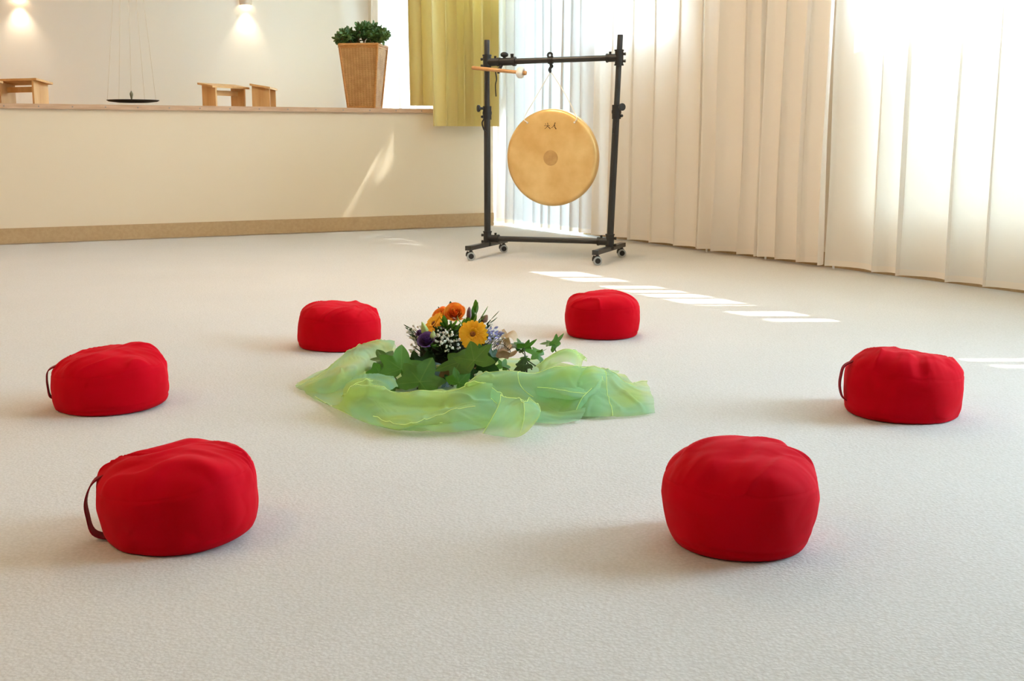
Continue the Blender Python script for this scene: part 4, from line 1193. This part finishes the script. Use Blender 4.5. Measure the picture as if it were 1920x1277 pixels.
# ------------------------------------------------------------------ tree outside, its crown shades the corner windows
TR = thing('tree', 'leafy tree outside the corner windows, shading the stage end', 'tree', (5.0, 9.4, -.3))
b = MB(); b.tube(bez([V((5, 9.4, -.32)), V((4.9, 9.45, 2)), V((4.6, 9.4, 4.2)), V((4.3, 9.4, 6.2))], 14), [.2 - .012 * i for i in range(14)], 12)
b.tube(bez([V((4.7, 9.4, 4)), V((4.5, 8.6, 5.4)), V((4.2, 7.8, 6.3))], 8), .06, 8); b.tube(bez([V((4.7, 9.4, 4)), V((4.4, 10.4, 5.4)), V((4.0, 11.2, 6.3))], 8), .06, 8); b.build('trunk', M['bark'], TR)
rnd = random.Random(9); b = MB()
for i in range(4600):
    while True:
        q = V((rnd.uniform(-1, 1), rnd.uniform(-1, 1), rnd.uniform(-1, 1)))
        if q.length < 1: break
    p = V((4.05 + q.x * 1.3, 9.55 + q.y * 2.55, 6.5 + q.z * 1.6))
    if p.y < 7.05: continue
    lance(b, p, (rnd.uniform(-1, 1), rnd.uniform(-1, 1), rnd.uniform(-1, .4)), rnd.uniform(.10, .18), rnd.uniform(.035, .055), .3, rnd.uniform(-2, 2))
b.build('foliage', M['leafout'], TR, sharp=80)

b = MB(); rows = []  # unseen leafy bank added outside to hold back skylight at the corner
for i in range(61):
    sq = -7 + i * .25; row = []
    for dd_, zz in ((-4.4, -.3), (-4.35, .6), (-4.4, 1.6), (-4.45, 2.5), (-4.75, 2.95), (-5.3, 3.0), (-5.7, 2.4), (-5.7, -.3)):
        p = wp(sq, dd_, zz)
        row.append(p + noise.noise_vector(p * 1.7) * .22)
    rows.append(row)
b.grid(rows)
HG = tag(b.build('dimming_hedge', M['dimming_hedge'], smooth=True), 'unseen leafy screen added outside to dim the corner windows', 'dimming_hedge')

# ------------------------------------------------------------------ lights
def ceiling_lamp(s, d, e, col=(1, .73, .44)):
    c = wp(s, d, CEIL)
    t = thing('ceiling_light', 'round warm ceiling lamp overhead in the hall', 'lamp', c, 0, 'ceiling lamps of the hall')
    b = MB(); b.lathe([(.001, -.001), (.21, -.001), (.22, -.03), (.205, -.032), (.20, -.012)], 32, Matrix.Translation(c)); b.build('lamp_frame', M['frame'], t)
    b = MB(); b.lathe([(.2, -.02), (.1, -.024), (.001, -.026)], 32, Matrix.Translation(c)); b.build('diffuser', M['diffuser'], t)
    L = bpy.data.lights.new('ceiling_light_lamp', 'AREA'); L.shape = 'DISK'; L.size = .42; L.energy = e; L.color = col
    o_ = bpy.data.objects.new('ceiling_light_lamp', L); COL.objects.link(o_); o_.location = c - V((0, 0, .05))
WARM = (1, .64, .32); MID = (1, .76, .50)
for s_, d_, e_, c_ in ((3.2, 2.4, 37, MID), (1.9, 6.8, 14, WARM), (4.8, 2.2, 20, MID), (5.6, 7.8, 17, WARM), (7.2, 6.6, 22, WARM), (-1.9, 6.6, 40, MID)):
    ceiling_lamp(s_, d_, e_, c_)
SUN_E = math.atan(1.39)
L = bpy.data.lights.new('sun', 'SUN'); L.energy = 9; L.angle = radians(.53); L.color = (1, .98, .97)
so = bpy.data.objects.new('sun', L); COL.objects.link(so)
so.rotation_euler = V((-cos(SUN_E), 0, -sin(SUN_E))).to_track_quat('-Z', 'Y').to_euler()
wd_ = bpy.data.worlds.new('sky'); SC.world = wd_; wd_.use_nodes = True
bg = wd_.node_tree.nodes['Background']; bg.inputs[0].default_value = (.61, .79, 1, 1); bg.inputs[1].default_value = 25.0

# ------------------------------------------------------------------ camera and view
cam = bpy.data.cameras.new('camera'); co = bpy.data.objects.new('camera', cam); COL.objects.link(co)
co.location = (0, 0, H); co.rotation_euler = (pi / 2 - PITCH, 0, 0)
cam.sensor_width = 36; cam.sensor_fit = 'HORIZONTAL'; cam.lens = F / 1920 * 36; cam.clip_start = .05
SC.camera = co
vs_ = SC.view_settings
SC.display_settings.display_device = 'sRGB'
vs_.view_transform = 'Standard'; vs_.look = 'None'; vs_.exposure = 0.2; vs_.gamma = 1; vs_.use_curve_mapping = False
cy = SC.cycles
cy.max_bounces = 8; cy.diffuse_bounces = 5; cy.glossy_bounces = 3; cy.transmission_bounces = 6; cy.transparent_max_bounces = 24
cy.caustics_reflective = False; cy.caustics_refractive = False
cy.sample_clamp_indirect = 8
cy.use_denoising = True
